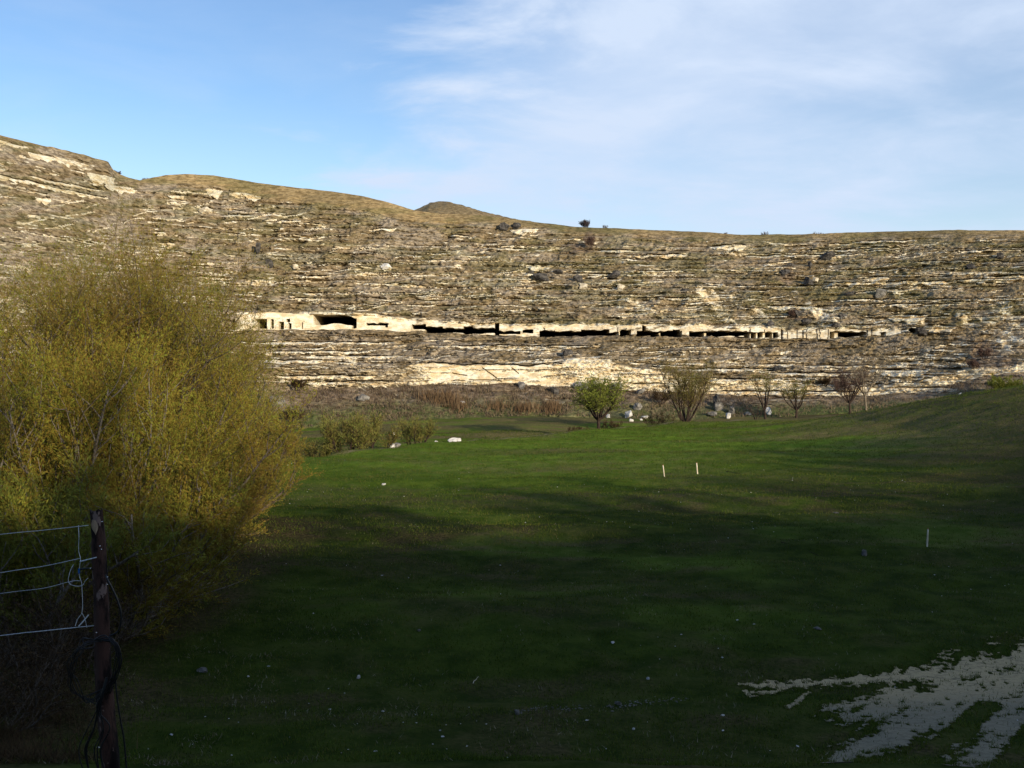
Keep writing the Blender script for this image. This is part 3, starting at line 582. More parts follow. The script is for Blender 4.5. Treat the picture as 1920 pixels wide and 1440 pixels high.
for i, (x, y, wpx, hpx, mt, lb) in enumerate([
    (1017, 521, 14, 8, 'd', 'dark slanting slab boulder high on the slope, left of the other dark ones'),
    (995, 511, 5, 4, 'd', 'small dark knob of rock just up-left of the slanting slab boulder'),
    (1046, 509, 8, 4, 'd', 'flat dark rock between the slanting slab and the two-toned boulder'),
    (1085, 525, 9, 8, 'd', 'dark two-toned boulder in the middle of the row on the upper slope'),
    (1093, 537, 8, 5, 'c', 'cream rock just under the dark two-toned boulder'),
    (1152, 515, 11, 7, 'd', 'squarish grey boulder at the right end of the upper slope row'),
    (1165, 538, 7, 6, 'c', 'pale rock below the squarish grey boulder'),
    (1284, 545, 6, 4, 'd', 'lone small dark rock above the left white scree run'),
    (947, 425, 10, 7, 'd', 'black notched outcrop just under the rim, left of the round bush'),
    (968, 424, 8, 6, 'd', 'dark block right of the black notched outcrop under the rim'),
    (1481, 497, 7, 5, 'd', 'black round boulder at the head of the right gully'),
    (1472, 511, 8, 6, 'd', 'dark boulder just below the black round one in the gully'),
    (1515, 527, 10, 7, 'd', 'dark pointed boulder at the left end of the long cream ledge'),
    (1530, 525, 6, 4, 'c', 'small cream rock touching the pointed boulder on its right'),
    (1552, 480, 12, 6, 'd', 'broken grey crag under the rim on the right side'),
    (1519, 496, 5, 5, 'd', 'upright grey block right of the black round boulder'),
    (1650, 551, 9, 8, 'g', 'tilted boulder with one white face below the long cream ledge'),
    (1595, 551, 9, 4, 'd', 'low dark rock left of the tilted white-faced boulder'),
    (1822, 500, 8, 5, 'd', 'wedge-shaped dark rock near the right edge of the slope'),
    (1876, 480, 6, 5, 'd', 'dark knob of rock under the rim near the right edge'),
    (1495, 588, 9, 8, 'd', 'dark leaning rock above the caves at the gully foot'),
    (1510, 603, 10, 5, 'd', 'broad dark rock resting just above the pillared cave wall'),
    (1566, 611, 9, 6, 'd', 'rounded grey boulder perched over the right cave mouth'),
    (1580, 594, 9, 5, 'd', 'long grey rock upslope of the boulder over the right cave'),
    (1443, 607, 7, 5, 'd', 'grey boulder above the cave row, left of the gully foot'),
    (1065, 661, 8, 5, 'd', 'dark round rock alone on the slope below the caves'),
    (1461, 691, 10, 5, 'd', 'black crag in the lower slope above the right trees'),
    (1728, 622, 12, 6, 'd', 'dark boulder at the right end of the cave row'),
    (505, 493, 7, 7, 'd', 'small black-sided block on the left slope'),
    (553, 500, 5, 4, 'c', 'cream fragment right of the black-sided block'),
    (484, 465, 4, 9, 'd', 'narrow upright dark slab on the left slope'),
    (724, 499, 8, 5, 'w', 'bright white stone in the middle of the left slope'),
    (384, 394, 9, 5, 'c', 'bright cream block below the left hilltop'),
    (522, 757, 13, 14, 'g', 'large grey boulder at the right side of the willow thicket'),
    (680, 745, 11, 5, 'g', 'grey slab lying in the brown talus on the left'),
    (978, 724, 7, 8, 'g', 'upright grey stone below the right end of the cream cliff face'),
    (867, 754, 6, 2.5, 'w', 'flat white stone among the brown reeds'),
    (1094, 727, 15, 8, 'g', 'big grey broken block at the cliff foot above the round green tree'),
    (1120, 722, 12, 7, 'c', 'cream broken block behind the top of the round green tree'),
    (1158, 724, 9, 6, 'g', 'grey block just right of the round green tree top'),
    (1040, 733, 9, 6, 'd', 'dark block at the cliff foot left of the round green tree'),
    (1200, 735, 9, 5, 'g', 'low grey rock between the green tree and the forked willow'),
    ]):
    D = cliff_D(x, y); k = D / F
    mt = dict(d=m_rock_dark, g=m_rock_grey, w=m_rock_white, c=m_rock_cream)[mt]
    boulder('boulder', C(x, y, .6 + .25 * hpx * k), wpx * k * 1.08, wpx * k * .8, hpx * k * 1.1, mt, lb, 'boulder', BG_, 20 + i, rot=(i * .7) % 1.2 - .5, blocky=.55, tilt=.25 * math.sin(i * 2.1))
BS = 'pale stones along the meadow edge'
for i, (x, y, wpx, hpx, D, mt, lb) in enumerate([
    (733, 836, 7, 4, 96, 'w', 'leftmost pale stone heap at the meadow edge'),
    (744, 835, 7, 4, 97, 'g', 'low grey stone touching the leftmost pale heap'),
    (818, 830, 4, 3, 97, 'w', 'small white stone left of the biggest edge stone'),
    (829, 831, 4, 2, 97, 'w', 'tiny flat white stone just left of the biggest edge stone'),
    (852, 827, 11, 5, 97, 'w', 'biggest white stone on the left meadow edge, humped'),
    (740, 813, 4, 2, 118, 'w', 'white speck of stone on the terrace between the two small willows'),
    (1180, 777, 6.5, 6.5, 138, 'w', 'tall white block between the green tree and the forked willow'),
    (1184, 788, 4, 3, 134, 'w', 'small white stone at the foot of the tall white block'),
    (1202, 787, 3, 2, 134, 'w', 'tiny white stone between the tall block and the flat one'),
    (1209, 782, 7, 2.5, 137, 'w', 'flat white slab right of the tall white block'),
    (1140, 780, 4, 3, 128, 'w', 'white stone showing behind the trunk of the green tree'),
    (1197, 762, 8, 7, 150, 'g', 'grey mottled stone in the scrub above the white blocks'),
    (1344, 752, 8, 9, 148, 'd', 'dark split boulder at the top of the grey stone pile'),
    (1346, 762, 9, 8, 146, 'g', 'grey leaning slab in the middle of the stone pile'),
    (1337, 777, 9, 4, 140, 'g', 'low grey stone at the foot of the stone pile'),
    (1372, 769, 7, 7, 144, 'g', 'round grey boulder on the right of the stone pile'),
    (1366, 780, 6, 5, 139, 'w', 'pale boulder below the round grey one'),
    (1402, 775, 7, 3, 142, 'g', 'grey stone left of the slim leafless tree'),
    (1441, 771, 6, 6, 146, 'w', 'pink-white stone behind the slim leafless tree'),
    (1717, 759, 6, 3, 150, 'g', 'flat grey stone on the grass below the right slope'),
    (1800, 741, 5, 4.5, 148, 'w', 'white and black stone on the right talus'),
    (1866, 717, 7, 4, 146, 'w', 'pale stone left of the green bush on the far right'),
    ]):
    k = D / F; p = P(x, y, D); gz = float(ground(p.x, p.y))
    dd = D
    if p.z - hpx * k > gz + .1:                 # walk away from the camera until the stone sits on the ground
        for dd in np.arange(D, 185, .25):
            p = P(x, y + hpx, dd); gz = max(float(ground(p.x, p.y)), P(x, y, cliff_D(x, y)).z if dd >= cliff_D(x, y + hpx) else -9)
            if p.z <= gz: break
        p = P(x, y, dd)
    else:
        for dd in np.arange(D, 60, -.25):
            p = P(x, y + hpx, dd)
            if p.z >= float(ground(p.x, p.y)): break
        p = P(x, y, dd)
    k = dd / F; mt_ = dict(d=m_rock_dark, g=m_rock_grey, w=m_rock_white, c=m_rock_cream)[mt]
    boulder('stone', p, wpx * k * 1.05, wpx * k * .8, hpx * k * 1.15, mt_, lb, 'stone', BS, 90 + i, rot=i * .9, blocky=.5 + .3 * (i == 6))
ST = 'stones and scraps lying on the meadow'
for i, (x, y, wpx, hpx, mt, lb) in enumerate([
    (720, 908, 4.5, 2, 'w', 'lone white stone on the sunlit left of the meadow'),
    (1621, 1037, 8, 6, 'g', 'grey-pink stone left of the nearest white stake'),
    (1215, 1273, 3.5, 2.5, 'w', 'white stone above the grey gravel line'),
    (672, 1270, 4, 3.5, 'w', 'round white stone on the dark turf at lower left'),
    (466, 1268, 3, 1.6, 'w', 'white stone beside the worn ground right of the fence post'),
    (1149, 1205, 4, 2, 'w', 'flat pale stone in the middle of the shaded turf'),
    (969, 1336, 7, 5, 'g', 'grey lump of rubble at the left end of the gravel line'),
    (1160, 1318, 7, 4, 'g', 'grey lump of rubble half way along the gravel line'),
    (786, 1183, 4, 2, 'g', 'thin pale stone left of the centre of the shaded turf'),
    (322, 1377, 4, 1.7, 'w', 'bright white scrap close to the fence post'),
    (1355, 1341, 4.5, 1.6, 'w', 'oblong white scrap below the pale track'),
    (1533, 1178, 9, 2, 'g', 'flat dull stone far below the grey-pink stone'),
    (1568, 961, 6, 1.6, 'g', 'thin pale slab of stone between the stakes'),
    (1188, 1368, 3.5, 2, 'w', 'white stone at the bottom middle of the turf'),
    (380, 1256, 12, 4, 'g', 'flat brown-grey slab on the worn ground beside the fence post'),
    ]):
    g = G(x, y + hpx * .8); k = g.y / F
    boulder('stone', g + Vector((0, 0, hpx * k * .5)), wpx * k, wpx * k * .7, hpx * k * 1.1, dict(g=m_rock_grey, w=m_rock_white)[mt], lb, 'stone', ST, 140 + i, rot=i * 1.3, blocky=.3)

# ------------------------------------------------------------------ trees
def nrm(v): return v / (np.linalg.norm(v) + 1e-9)
def polyline(p0, d0, length, nseg, wander, lift, rr):
    pts = [np.array(p0, float)]; d = nrm(np.array(d0, float))
    for i in range(nseg):
        d = nrm(d + rr.normal(0, wander, 3) + np.array([0, 0, lift])); pts.append(pts[-1] + d * length / nseg)
    return np.array(pts)
def along(pts, t):
    f = t * (len(pts) - 1); i = min(int(f), len(pts) - 2); return pts[i] + (pts[i + 1] - pts[i]) * (f - i), nrm(pts[i + 1] - pts[i])
def tree(name, base, H, spread, stems, branches, twigs, leaves, leaf, mats, label, cat='tree', group=None, seed=1,
         r0=.12, up=.5, lean=(0, 0), twig_len=.22, twig_w=.012, t0=.3, bl=.42, trunk_h=0, tip_up=.12, leaf_w=.28, tintb=0., bspread=.9, kinds=None):
    rr = np.random.default_rng(seed); base = np.array(base[:], float)
    tb = Tubes(); TW = []; tws = []
    starts = [(np.zeros(3), None)]
    if trunk_h > 0:
        tr = polyline((0, 0, -.15), (lean[0] * .5, lean[1] * .5, 1), trunk_h + .15, 5, .06, .05, rr); tb.add(tr, np.linspace(r0 * 1.5, r0 * 1.1, 6), 8); s0 = tr[-1]
    else: s0 = np.array([0, 0, -.1])
    SP = []
    for s in range(stems):
        a = 2 * math.pi * (s + rr.uniform(-.3, .3)) / stems
        out = spread * rr.uniform(.25, 1.)
        h = (H - s0[2]) * rr.uniform(.72, .95)
        d = np.array([math.cos(a) * out + lean[0] * H, math.sin(a) * out + lean[1] * H, h * up + .01]); Ls = math.hypot(out, h) * .86
        st = s0 + np.array([math.cos(a), math.sin(a), 0]) * r0 * (1.0 if trunk_h > 0 else 2.5)
        p = polyline(st - (0, 0, .1), d, Ls, 9, .10, (1 - up) * .22, rr)
        tb.add(p, np.linspace(r0, r0 * .18, 10) * rr.uniform(.7, 1.1), 6); SP.append((p, Ls))
    for p, Ls in SP:
        for q in range(branches):
            t = t0 + (1 - t0) * (q + rr.random()) / branches
            c, d = along(p, min(t, .995)); a = rr.uniform(0, 2 * math.pi)
            dd = d * .9 + np.array([math.cos(a), math.sin(a), rr.uniform(-.15, .5)]) * bspread
            Lb = Ls * bl * rr.uniform(.5, 1.1) * (1.15 - .55 * t); bp = polyline(c, dd, Lb, 6, .16, tip_up, rr)
            tb.add(bp, np.linspace(r0 * .32, r0 * .08, 7) * (1.1 - .5 * t), 4)
            for w_ in range(twigs):
                tt = .15 + .85 * (w_ + rr.random()) / twigs; c2, d2 = along(bp, min(tt, .99)); a = rr.uniform(0, 2 * math.pi)
                d3 = d2 * .8 + np.array([math.cos(a), math.sin(a), rr.uniform(-.3, .75)]) * .8
                tp = polyline(c2, d3, H * twig_len * rr.uniform(.4, 1.1), 4, .16, tip_up * .8, rr); TW.append(tp)
    T = np.array(TW)                                   # n,5,3
    n = len(T); side = rr.normal(0, 1, (n, 1, 3)); side /= np.linalg.norm(side, axis=2, keepdims=True)
    wv = (np.linspace(1, .25, 5) * twig_w / 2)[None, :, None]
    VA = np.stack([T - side * wv, T + side * wv], 2)   # n,5,2,3
    V1 = VA.reshape(-1, 3); i, j = np.meshgrid(np.arange(n), np.arange(4), indexing='ij'); o = (i * 10 + j * 2).ravel()
    F1 = np.stack([o, o + 1, o + 3, o + 2], 1)
    tt1 = np.repeat(rr.uniform(0, .35, n), 10)
    m = n * leaves; ti = np.repeat(np.arange(n), leaves); tt = rr.uniform(.1, 1, m) * 3.999; k = tt.astype(int); f = (tt - k)[:, None]
    c = T[ti, k] * (1 - f) + T[ti, k + 1] * f; d = T[ti, k + 1] - T[ti, k]; d /= np.linalg.norm(d, axis=1)[:, None] + 1e-9
    d = d + rr.normal(0, .45, (m, 3)); d /= np.linalg.norm(d, axis=1)[:, None]
    c = c + rr.normal(0, leaf * .35, (m, 3))
    s_ = np.cross(d, rr.normal(0, 1, (m, 3))); s_ /= np.linalg.norm(s_, axis=1)[:, None] + 1e-9
    ll = leaf * rr.uniform(.6, 1.3, (m, 1)); s_ = s_ * ll * leaf_w * .5
    V2 = np.stack([c, c + d * ll * .5 + s_, c + d * ll, c + d * ll * .5 - s_], 1).reshape(-1, 3)
    F2 = np.arange(4 * m).reshape(-1, 4) + len(V1)
    tw = np.clip(rr.uniform(0, .25, n)[ti] + .55 * fbm(c[:, 0] * 1.1 / max(H * .12, .3) + seed, c[:, 2] / max(H * .12, .3) + c[:, 1] * .4, 2, seed) + rr.normal(.08 + tintb, .14, m), 0, 1)
    root = empty(name, base); tag(root, label, cat, group)
    tb.build('trunk', mats[0], root)
    mesh('crown', np.concatenate([V1, V2]), np.concatenate([F1, F2]), mats[1], root, attrs=dict(tint=np.concatenate([tt1, np.repeat(tw, 4)])))
    return root
WG = 'willows of the thicket on the left'
def willow(x, y, D, H, spread, seed, label, mat=None, stems=9, lv=24, **kw):
    X = (x - 960) / F * D; g = GG(X, D)
    kw = dict(dict(up=.75, t0=.12, bl=.52, leaf_w=.24, twig_len=.17, r0=.10), **kw)
    return tree('willow_tree', g, H, spread, stems, 16, 16, lv, .10, (m_bark_s if D < 31 else m_bark, mat or m_willow), label, 'willow', WG, seed, **kw)
willow(150, 0, 29, 8.2, 4.6, 11, 'many-stemmed yellow-green willow right behind the fence post', stems=12)
willow(-80, 0, 30, 8.4, 4.6, 12, 'willow cut by the left edge of the picture', stems=9)
willow(292, 0, 34, 7.0, 4.0, 13, 'orange-green willow bulging over the meadow on the right of the thicket', stems=12, up=.6, t0=.08)
willow(225, 0, 40, 12.9, 5.0, 14, 'tall brown-twigged willow rising above the back of the thicket', m_willow_b, stems=18, t0=.25, bl=.55)
willow(75, 0, 41, 12.9, 5.2, 15, 'pale green willow at the back left of the thicket', stems=16, tintb=.1, t0=.25, bl=.55)
willow(335, 0, 43, 11.2, 4.6, 16, 'willow with dark forked limbs at the back right of the thicket', m_willow_b, stems=14, tintb=.15, bl=.55)
willow(378, 0, 46, 8.9, 3.9, 22, 'rounded yellow-green willow below the caves, between the forked one and the loose one', stems=9, tintb=.1)
willow(455, 0, 52, 8.2, 3.2, 17, 'loose grey-green willow at the far right end of the thicket', m_olive_t, stems=8, tintb=.2, lv=14)
willow(215, 0, 26, 5.2, 4.0, 18, 'shaggy low willow drooping in the shade at the front of the thicket', stems=12, up=.45, tip_up=.02, t0=.05)
willow(20, 0, 24, 5.0, 3.2, 19, 'young green willow shoots in the bottom left shade', m_green_t, stems=11, up=.95, lv=16, tip_up=.2)
willow(385, 0, 38, 5.0, 3.6, 20, 'low willow shoots touching the meadow grass', m_willow_b, stems=10, up=.4, t0=.05)
willow(290, 0, 29, 4.0, 3.0, 23, 'low orange-brown willow scrub at the shaded right foot of the thicket', m_willow_b, stems=9, up=.4, t0=.03)
willow(445, 0, 46, 5.0, 3.6, 24, 'dark low willow scrub at the right foot of the thicket by the sunlit grass', m_willow_b, stems=9, up=.4, t0=.03)

for i, (x, D, H_, sp_, lb) in enumerate([(60, 20.5, 2.6, 2.0, 'tangled leafless bush in the dark bottom left corner, behind the post'), (150, 23, 2.4, 1.8, 'tangled leafless bush showing through the cable loops behind the fence post'), (-20, 18.5, 2.0, 1.6, 'low leafless bush cut by the left edge of the picture, nearest of the brush')]):
    tree('bush', GG((x - 960) / F * D, D), H_, sp_, 10, 11, 10, 3, .07, (m_bark, m_brush), lb, 'bush', 'leafless bushes under the willow thicket', 130 + i, r0=.025, up=.35, twig_w=.009, t0=.1, bl=.6, twig_len=.3, tip_up=-.02)
def at(x, y, D0=None):
    """ground point under photo pixel x,y"""
    return G(x, y)
TG = 'small trees along the stream behind the meadow'
def stream(name, x, ybase, D, H, spread, mats, label, seed, cat='tree', **kw):
    k = D / F; p = P(x, ybase, D); p.z = min(p.z, float(ground(p.x, p.y)) + .05) if D < 150 else p.z
    p.z = float(ground(p.x, p.y)) - .05 if D < 155 else p.z
    return tree(name, p, H * k * 1.18, spread * k * 1.12, mats=mats, label=label, cat=cat, group=TG, seed=seed, **kw)
stream('willow_tree', 655, 850, 88, 84, 66, (m_bark_d, m_olive_t), 'low wide willow with bent branches at the left end of the meadow edge', 31, 'willow', stems=9, branches=11, twigs=11, leaves=7, leaf=.20, r0=.12, up=.42, t0=.42, bl=.5, twig_w=.03, tintb=.25)
stream('willow_tree', 690, 848, 90, 78, 40, (m_bark_d, m_olive_t), 'dark-limbed willow leaning right at the left end of the meadow edge', 32, 'willow', stems=6, branches=12, twigs=10, leaves=7, leaf=.20, r0=.17, up=.5, t0=.45, bl=.5, twig_w=.03, tintb=.1)
stream('willow_tree', 782, 836, 97, 62, 34, (m_bark_d, m_olive_t), 'small fan-shaped willow between the pale edge stones', 33, 'willow', stems=7, branches=10, twigs=10, leaves=6, leaf=.18, r0=.10, up=.6, t0=.4, bl=.45, twig_w=.03, tintb=.25)
stream('round_tree', 1122, 804, 116, 84, 50, (m_bark_d, m_green_t), 'dense round-crowned green tree with dark trunk in the middle', 34, stems=10, branches=11, twigs=9, leaves=7, leaf=.24, r0=.15, up=.42, t0=.25, bl=.6, twig_w=.03, trunk_h=1.3, tip_up=.0, tintb=.1, leaf_w=.36)
stream('willow_tree', 1285, 796, 127, 102, 58, (m_bark_d, m_olive_t), 'V-shaped willow of many dark stems right of the white blocks', 35, 'willow', stems=11, branches=11, twigs=11, leaves=8, leaf=.18, r0=.13, up=.5, t0=.3, bl=.5, twig_w=.03)
stream('slim_tree', 1435, 786, 137, 84, 30, (m_bark_d, m_olive_t), 'slim nearly leafless tree between the stone pile and the leaning tree', 36, stems=5, branches=7, twigs=8, leaves=3, leaf=.2, r0=.12, up=.9, t0=.35, bl=.45, twig_w=.035, trunk_h=1.5, tintb=.3)
stream('sapling', 1418, 787, 136, 34, 18, (m_bark_d, m_bare_t), 'knee-high bare sapling at the foot of the slim tree', 37, stems=4, branches=5, twigs=4, leaves=1, leaf=.14, r0=.07, up=.6, twig_w=.03)
stream('leaning_tree', 1493, 781, 138, 66, 38, (m_bark_d, m_olive_t), 'leaning tree with a crooked trunk and thin green crown', 38, stems=6, branches=8, twigs=8, leaves=4, leaf=.2, r0=.13, up=.6, trunk_h=1.3, lean=(-.1, 0), t0=.3, twig_w=.035, tintb=.3)
stream('bare_tree', 1594, 766, 150, 88, 50, (m_bark_d, m_bare_t), 'dark reddish bare tree, left of the pair at the cliff foot', 39, stems=7, branches=10, twigs=10, leaves=3, leaf=.16, r0=.12, up=.75, trunk_h=3.0, t0=.15, bl=.5, twig_w=.035)
stream('bare_tree', 1624, 767, 150, 112, 42, (m_bark_p, m_pale_t), 'taller pale bare tree, right of the pair at the cliff foot', 40, stems=6, branches=9, twigs=9, leaves=2, leaf=.14, r0=.12, up=.8, trunk_h=4.2, t0=.25, bl=.4, twig_w=.03)
stream('bush', 1235, 790, 132, 40, 34, (m_bark_d, m_brush), 'low brown bush left of the V-shaped willow', 41, 'bush', stems=9, branches=7, twigs=7, leaves=4, leaf=.16, r0=.04, up=.4, twig_w=.03)
stream('bush', 1085, 800, 118, 26, 26, (m_bark_d, m_brush), 'low brown bush at the left foot of the round green tree', 42, 'bush', stems=9, branches=7, twigs=7, leaves=6, leaf=.16, r0=.04, up=.4, twig_w=.03)
stream('bush', 600, 850, 88, 46, 36, (m_bark_d, m_olive_t), 'low olive bush beside the thicket at the meadow edge', 43, 'bush', stems=9, branches=7, twigs=8, leaves=7, leaf=.16, r0=.04, up=.4, twig_w=.03, tintb=.2)
stream('bush', 1150, 803, 120, 22, 22, (m_bark_d, m_brush), 'small brown bush at the right foot of the round green tree', 44, 'bush', stems=8, branches=6, twigs=6, leaves=6, leaf=.16, r0=.04, up=.4, twig_w=.03)
p = C(1885, 742, 1.0); tree('bush', p, 3.0, 3.2, 12, 9, 9, 10, .2, (m_bark_d, m_green_t), 'rounded green bush on the far right behind the meadow rise', 'bush', None, 45, r0=.05, up=.45, twig_w=.03)
RG = 'leafless bushes on the skyline'
def rim(x, y, wpx, hpx, seed, mat, label, n=7, lv=3):
    D = cliff_D(x, y) + 1.5; k = D / F; p = P(x, y + 2, D)
    tree('rim_bush', p, hpx * k, wpx * k, n, 8, 9, lv, .16, (m_bark_d, mat), label, 'bush', RG, seed, r0=.05, up=.5, twig_w=.035, t0=.2, twig_len=.25)
rim(1098, 426, 10, 17, 51, m_purple_t, 'round dark leafless bush standing on the skyline', 9, 9)
rim(1134, 428, 7, 9, 52, m_bare_t, 'thin wispy bush just right of the round skyline bush', 5, 1)
rim(1433, 441, 10, 9, 53, m_bare_t, 'flat wispy bush on the skyline over the right half', 6, 1)
rim(1528, 440, 4, 8, 54, m_bare_t, 'tiny sprig on the skyline right of the flat wispy bush', 3, 1)
rim(1539, 440, 6, 6, 55, m_bare_t, 'low sprig right beside the tiny skyline sprig', 4, 1)
rim(1360, 439, 4, 6, 56, m_bare_t, 'smallest sprig on the skyline left of the flat wispy bush', 3, 1)
rim(218, 326, 8, 8, 57, m_purple_t, 'dark bush on the skyline beside the left rocky bluff', 6, 6)
rim(273, 337, 5, 6, 58, m_bare_t, 'tiny bush in the dip of the left skyline', 4, 2)
HG = 'dark shrubs on the hillside'
for i, (x, y, wpx, hpx, lb) in enumerate([(1487, 594, 10, 12, 'dark shrub in the gully above the pillared cave wall'), (1107, 466, 9, 22, 'tangled bare shrub under the round skyline bush'), (1845, 672, 14, 18, 'dark green shrub on the right slope above the pale band'), (1825, 690, 12, 14, 'low dark shrub touching the pale band on the right'),
        (1580, 738, 26, 26, 'dark bare thicket behind the left bare tree'), (1548, 722, 14, 12, 'small dark thicket on the band left of the bare trees'), (560, 730, 16, 18, 'brown shrub at the talus top beside the willow thicket'), (548, 790, 24, 26, 'purple-brown shrub at the talus foot beside the willow thicket'), (1240, 756, 26, 22, 'pale brown shrub on the talus behind the V-shaped willow')]):
    D = cliff_D(x, y); k = D / F
    tree('shrub', C(x, y, .3), hpx * k * 1.1, wpx * k, 8, 7, 7, 5, .22, (m_bark_d, m_brush if i > 4 else m_bare_t), lb, 'shrub', HG, 70 + i, r0=.05, up=.4, twig_w=.04)
# wood on the hill behind the photographer: it throws the broken shade over the meadow
tw = Tubes(); rr = np.random.default_rng(5)
for i in range(300):
    X = rr.uniform(-10, 190); Y = RY + rr.uniform(-8, 8); z = float(ground(X, Y)) - .2
    if float(vn(X / 7., Y / 30., 171)) < .42: continue
    h = rr.uniform(2, 5); p = polyline((X, Y, z), (0, 0, 1), h, 4, .08, .1, rr); tw.add(p, np.linspace(.2, .08, 5), 4)
    for q in range(9):
        c, d = along(p, rr.uniform(.35, .98)); a = rr.uniform(0, 6.28)
        bpl = polyline(c, (math.cos(a), math.sin(a), .7), h * .35, 3, .2, .1, rr); tw.add(bpl, np.linspace(.10, .04, 4), 4)
        for s in range(4):
            c2, _ = along(bpl, rr.uniform(.3, 1) * .99); tw.add(polyline(c2, rr.normal(0, 1, 3) + (0, 0, .5), h * .2, 2, .2, .1, rr), .05, 4)
tag(tw.build('wood', m_bark_d), 'bare wood on the hill behind the viewpoint', kind='stuff')

# ------------------------------------------------------------------ stakes
m_stake, b = new_mat('peeled_wood'); n_ = noise(9, 5, .6, objvec(2, 2, .4)); L.new(mix(ramp(n_, .3, .7), (.52, .42, .28), (.78, .70, .56)), b.inputs['Base Color'])
m_ochre, b = new_mat('ochre_bark'); b.inputs['Base Color'].default_value = (.22, .12, .05, 1)
for x0, y0, x1, y1, wd, lb in [(1243, 872, 1246, 894, 2.2, 'thin leaning stake, left of the two sunlit ones'), (1306, 868, 1308, 889, 2.6, 'pale stout stake, right of the two sunlit ones'), (1740, 992, 1738, 1025, 3.0, 'white stake standing alone in the shaded right meadow')]:
    g = G(x1, y1); top = P(x0, y0, g.y); k = g.y / F
    rt_ = empty('wooden_stake', g); tag(rt_, lb, 'stake', 'wooden stakes in the meadow')
    a = Vector((0, 0, -.12)); bq = top - g
    t = Tubes(); pts = [a.lerp(bq, q / 6) for q in range(7)]
    t.add([q_[:] for q_ in pts], np.array([1, 1, .95, 1.02, .97, .95, .8]) * wd * k / 2, 7); t.build('shaft', m_stake, rt_)
    t = Tubes(); t.add([(bq * .985)[:], (bq * 1.03)[:], (bq * 1.06)[:]], np.array([1.05, 1.0, .45]) * wd * k / 2, 7); t.build('stake_tip', m_ochre, rt_)
# ------------------------------------------------------------------ sticks in the grass
for xa, ya, xb, yb, wd, mt, lb in [(1465, 1018, 1535, 1043, 2, m_bark_d, 'long dark branch lying in the meadow left of the grey-pink stone'), (1362, 885, 1388, 889, 1.5, m_bark_d, 'short dark stick lying right of the two sunlit stakes'), (887, 1285, 898, 1271, 1.2, m_stake, 'thin white stick lying on the dark turf'), (362, 1105, 402, 1093, 1.4, m_stake, 'pale bent twig at the edge of the willow thicket')]:
    a = G(xa, ya); c = G(xb, yb); t = Tubes(); k = a.y / F
    t.add([(a.lerp(c, q / 5) + Vector((0, .05 * math.sin(q), .03 + .02 * math.sin(q * 2)))) [:] for q in range(6)], np.linspace(1, .5, 6) * wd * k / 2, 5)
    tag(t.build('fallen_stick', mt), lb, 'stick', 'sticks lying on the meadow')

# ------------------------------------------------------------------ fence post, wires, cables
m_post, b = new_mat('rotting_post'); n_ = noise(3.5, 8, .7, objvec(2, 2, .6)); n3_ = noise(3.2, 6, .7, objvec(2.2, 2.2, 1))
c = mix(ramp(n_, .42, .58), (.006, .004, .004), (.065, .034, .026)); c = mix(ramp(n3_, .60, .64), c, (.20, .14, .12)); L.new(c, b.inputs['Base Color']); bump(b, n_, .03)
m_scar, b = new_mat('split_wood'); n_ = noise(8, 6, .6, objvec(3, 3, .5)); L.new(mix(ramp(n_, .35, .65), (.30, .21, .13), (.50, .38, .26)), b.inputs['Base Color'])
m_wire, b = new_mat('galvanised_wire'); b.inputs['Base Color'].default_value = (.72, .73, .74, 1); b.inputs['Metallic'].default_value = .3; b.inputs['Roughness'].default_value = .5
m_cable, b = new_mat('black_cable'); b.inputs['Base Color'].default_value = (.006, .006, .007, 1); b.inputs['Roughness'].default_value = .45; b.inputs['Specular IOR Level'].default_value = .4
m_blue, b = new_mat('blue_plastic'); b.inputs['Base Color'].default_value = (.02, .10, .30, 1)
m_nail, b = new_mat('nail_steel'); b.inputs['Base Color'].default_value = (.8, .8, .8, 1); b.inputs['Roughness'].default_value = .25; b.inputs['Metallic'].default_value = .8
PD = 7.0
gb = GG(float(P(222, 1440, PD).x) + .02, PD); fence = empty('wire_fence', gb); tag(fence, 'wire fence with a rotten dark wooden post at the lower left', 'fence')
def Lc(v): return (Vector(v) - gb)[:]
def build_post(top, bot, parent, r_=.046, seed=0, name='post'):
    nr, nc = 46, 20; rows = []
    for i in range(nr):
        t = i / (nr - 1); c = Vector(bot).lerp(Vector(top), t); ang = np.arange(nc) / nc * 2 * math.pi
        rr_ = r_ * (1.45 - .42 * t) * (1 + .16 * (vn(np.cos(ang) * 1.7 + seed + 9, np.sin(ang) * 1.7 + t * 5 + 9, 200) - .5) + .22 * (fbm(np.cos(ang) * 3 + 20, np.sin(ang) * 3 + t * 22 + 20, 3, 201) - .5))
        if t > .93: rr_ = rr_ * (1 - .1 * (np.cos(ang) < .2))
        wob = .012 * math.sin(t * 9 + seed)
        zz_ = c.z + (.028 * vn(ang * 2, ang * 0, 203) if i == nr - 1 else 0)
        rows.append(np.stack([c.x + wob + rr_ * np.cos(ang), c.y + rr_ * np.sin(ang), np.zeros(nc) + zz_], -1))
    V_ = np.concatenate(rows + [np.array([[top[0], top[1], top[2] - .015]])]) - np.array(gb[:])
    i, j = np.meshgrid(np.arange(nr - 1), np.arange(nc), indexing='ij'); j2 = (j + 1) % nc
    f_ = np.stack([i * nc + j, i * nc + j2, (i + 1) * nc + j2, (i + 1) * nc + j], -1).reshape(-1, 4)
    e = (nr - 1) * nc; cap = np.array([[e + q, e + (q + 1) % nc, nr * nc, nr * nc] for q in range(nc)])
    me_f = np.concatenate([f_])
    o = mesh(name, V_, me_f, m_post, parent)
    capo = mesh('post_top', np.concatenate([V_[e:e + nc], V_[-1:]]), np.array([[q, (q + 1) % nc, nc] for q in range(nc)]), m_post, o)
    return o
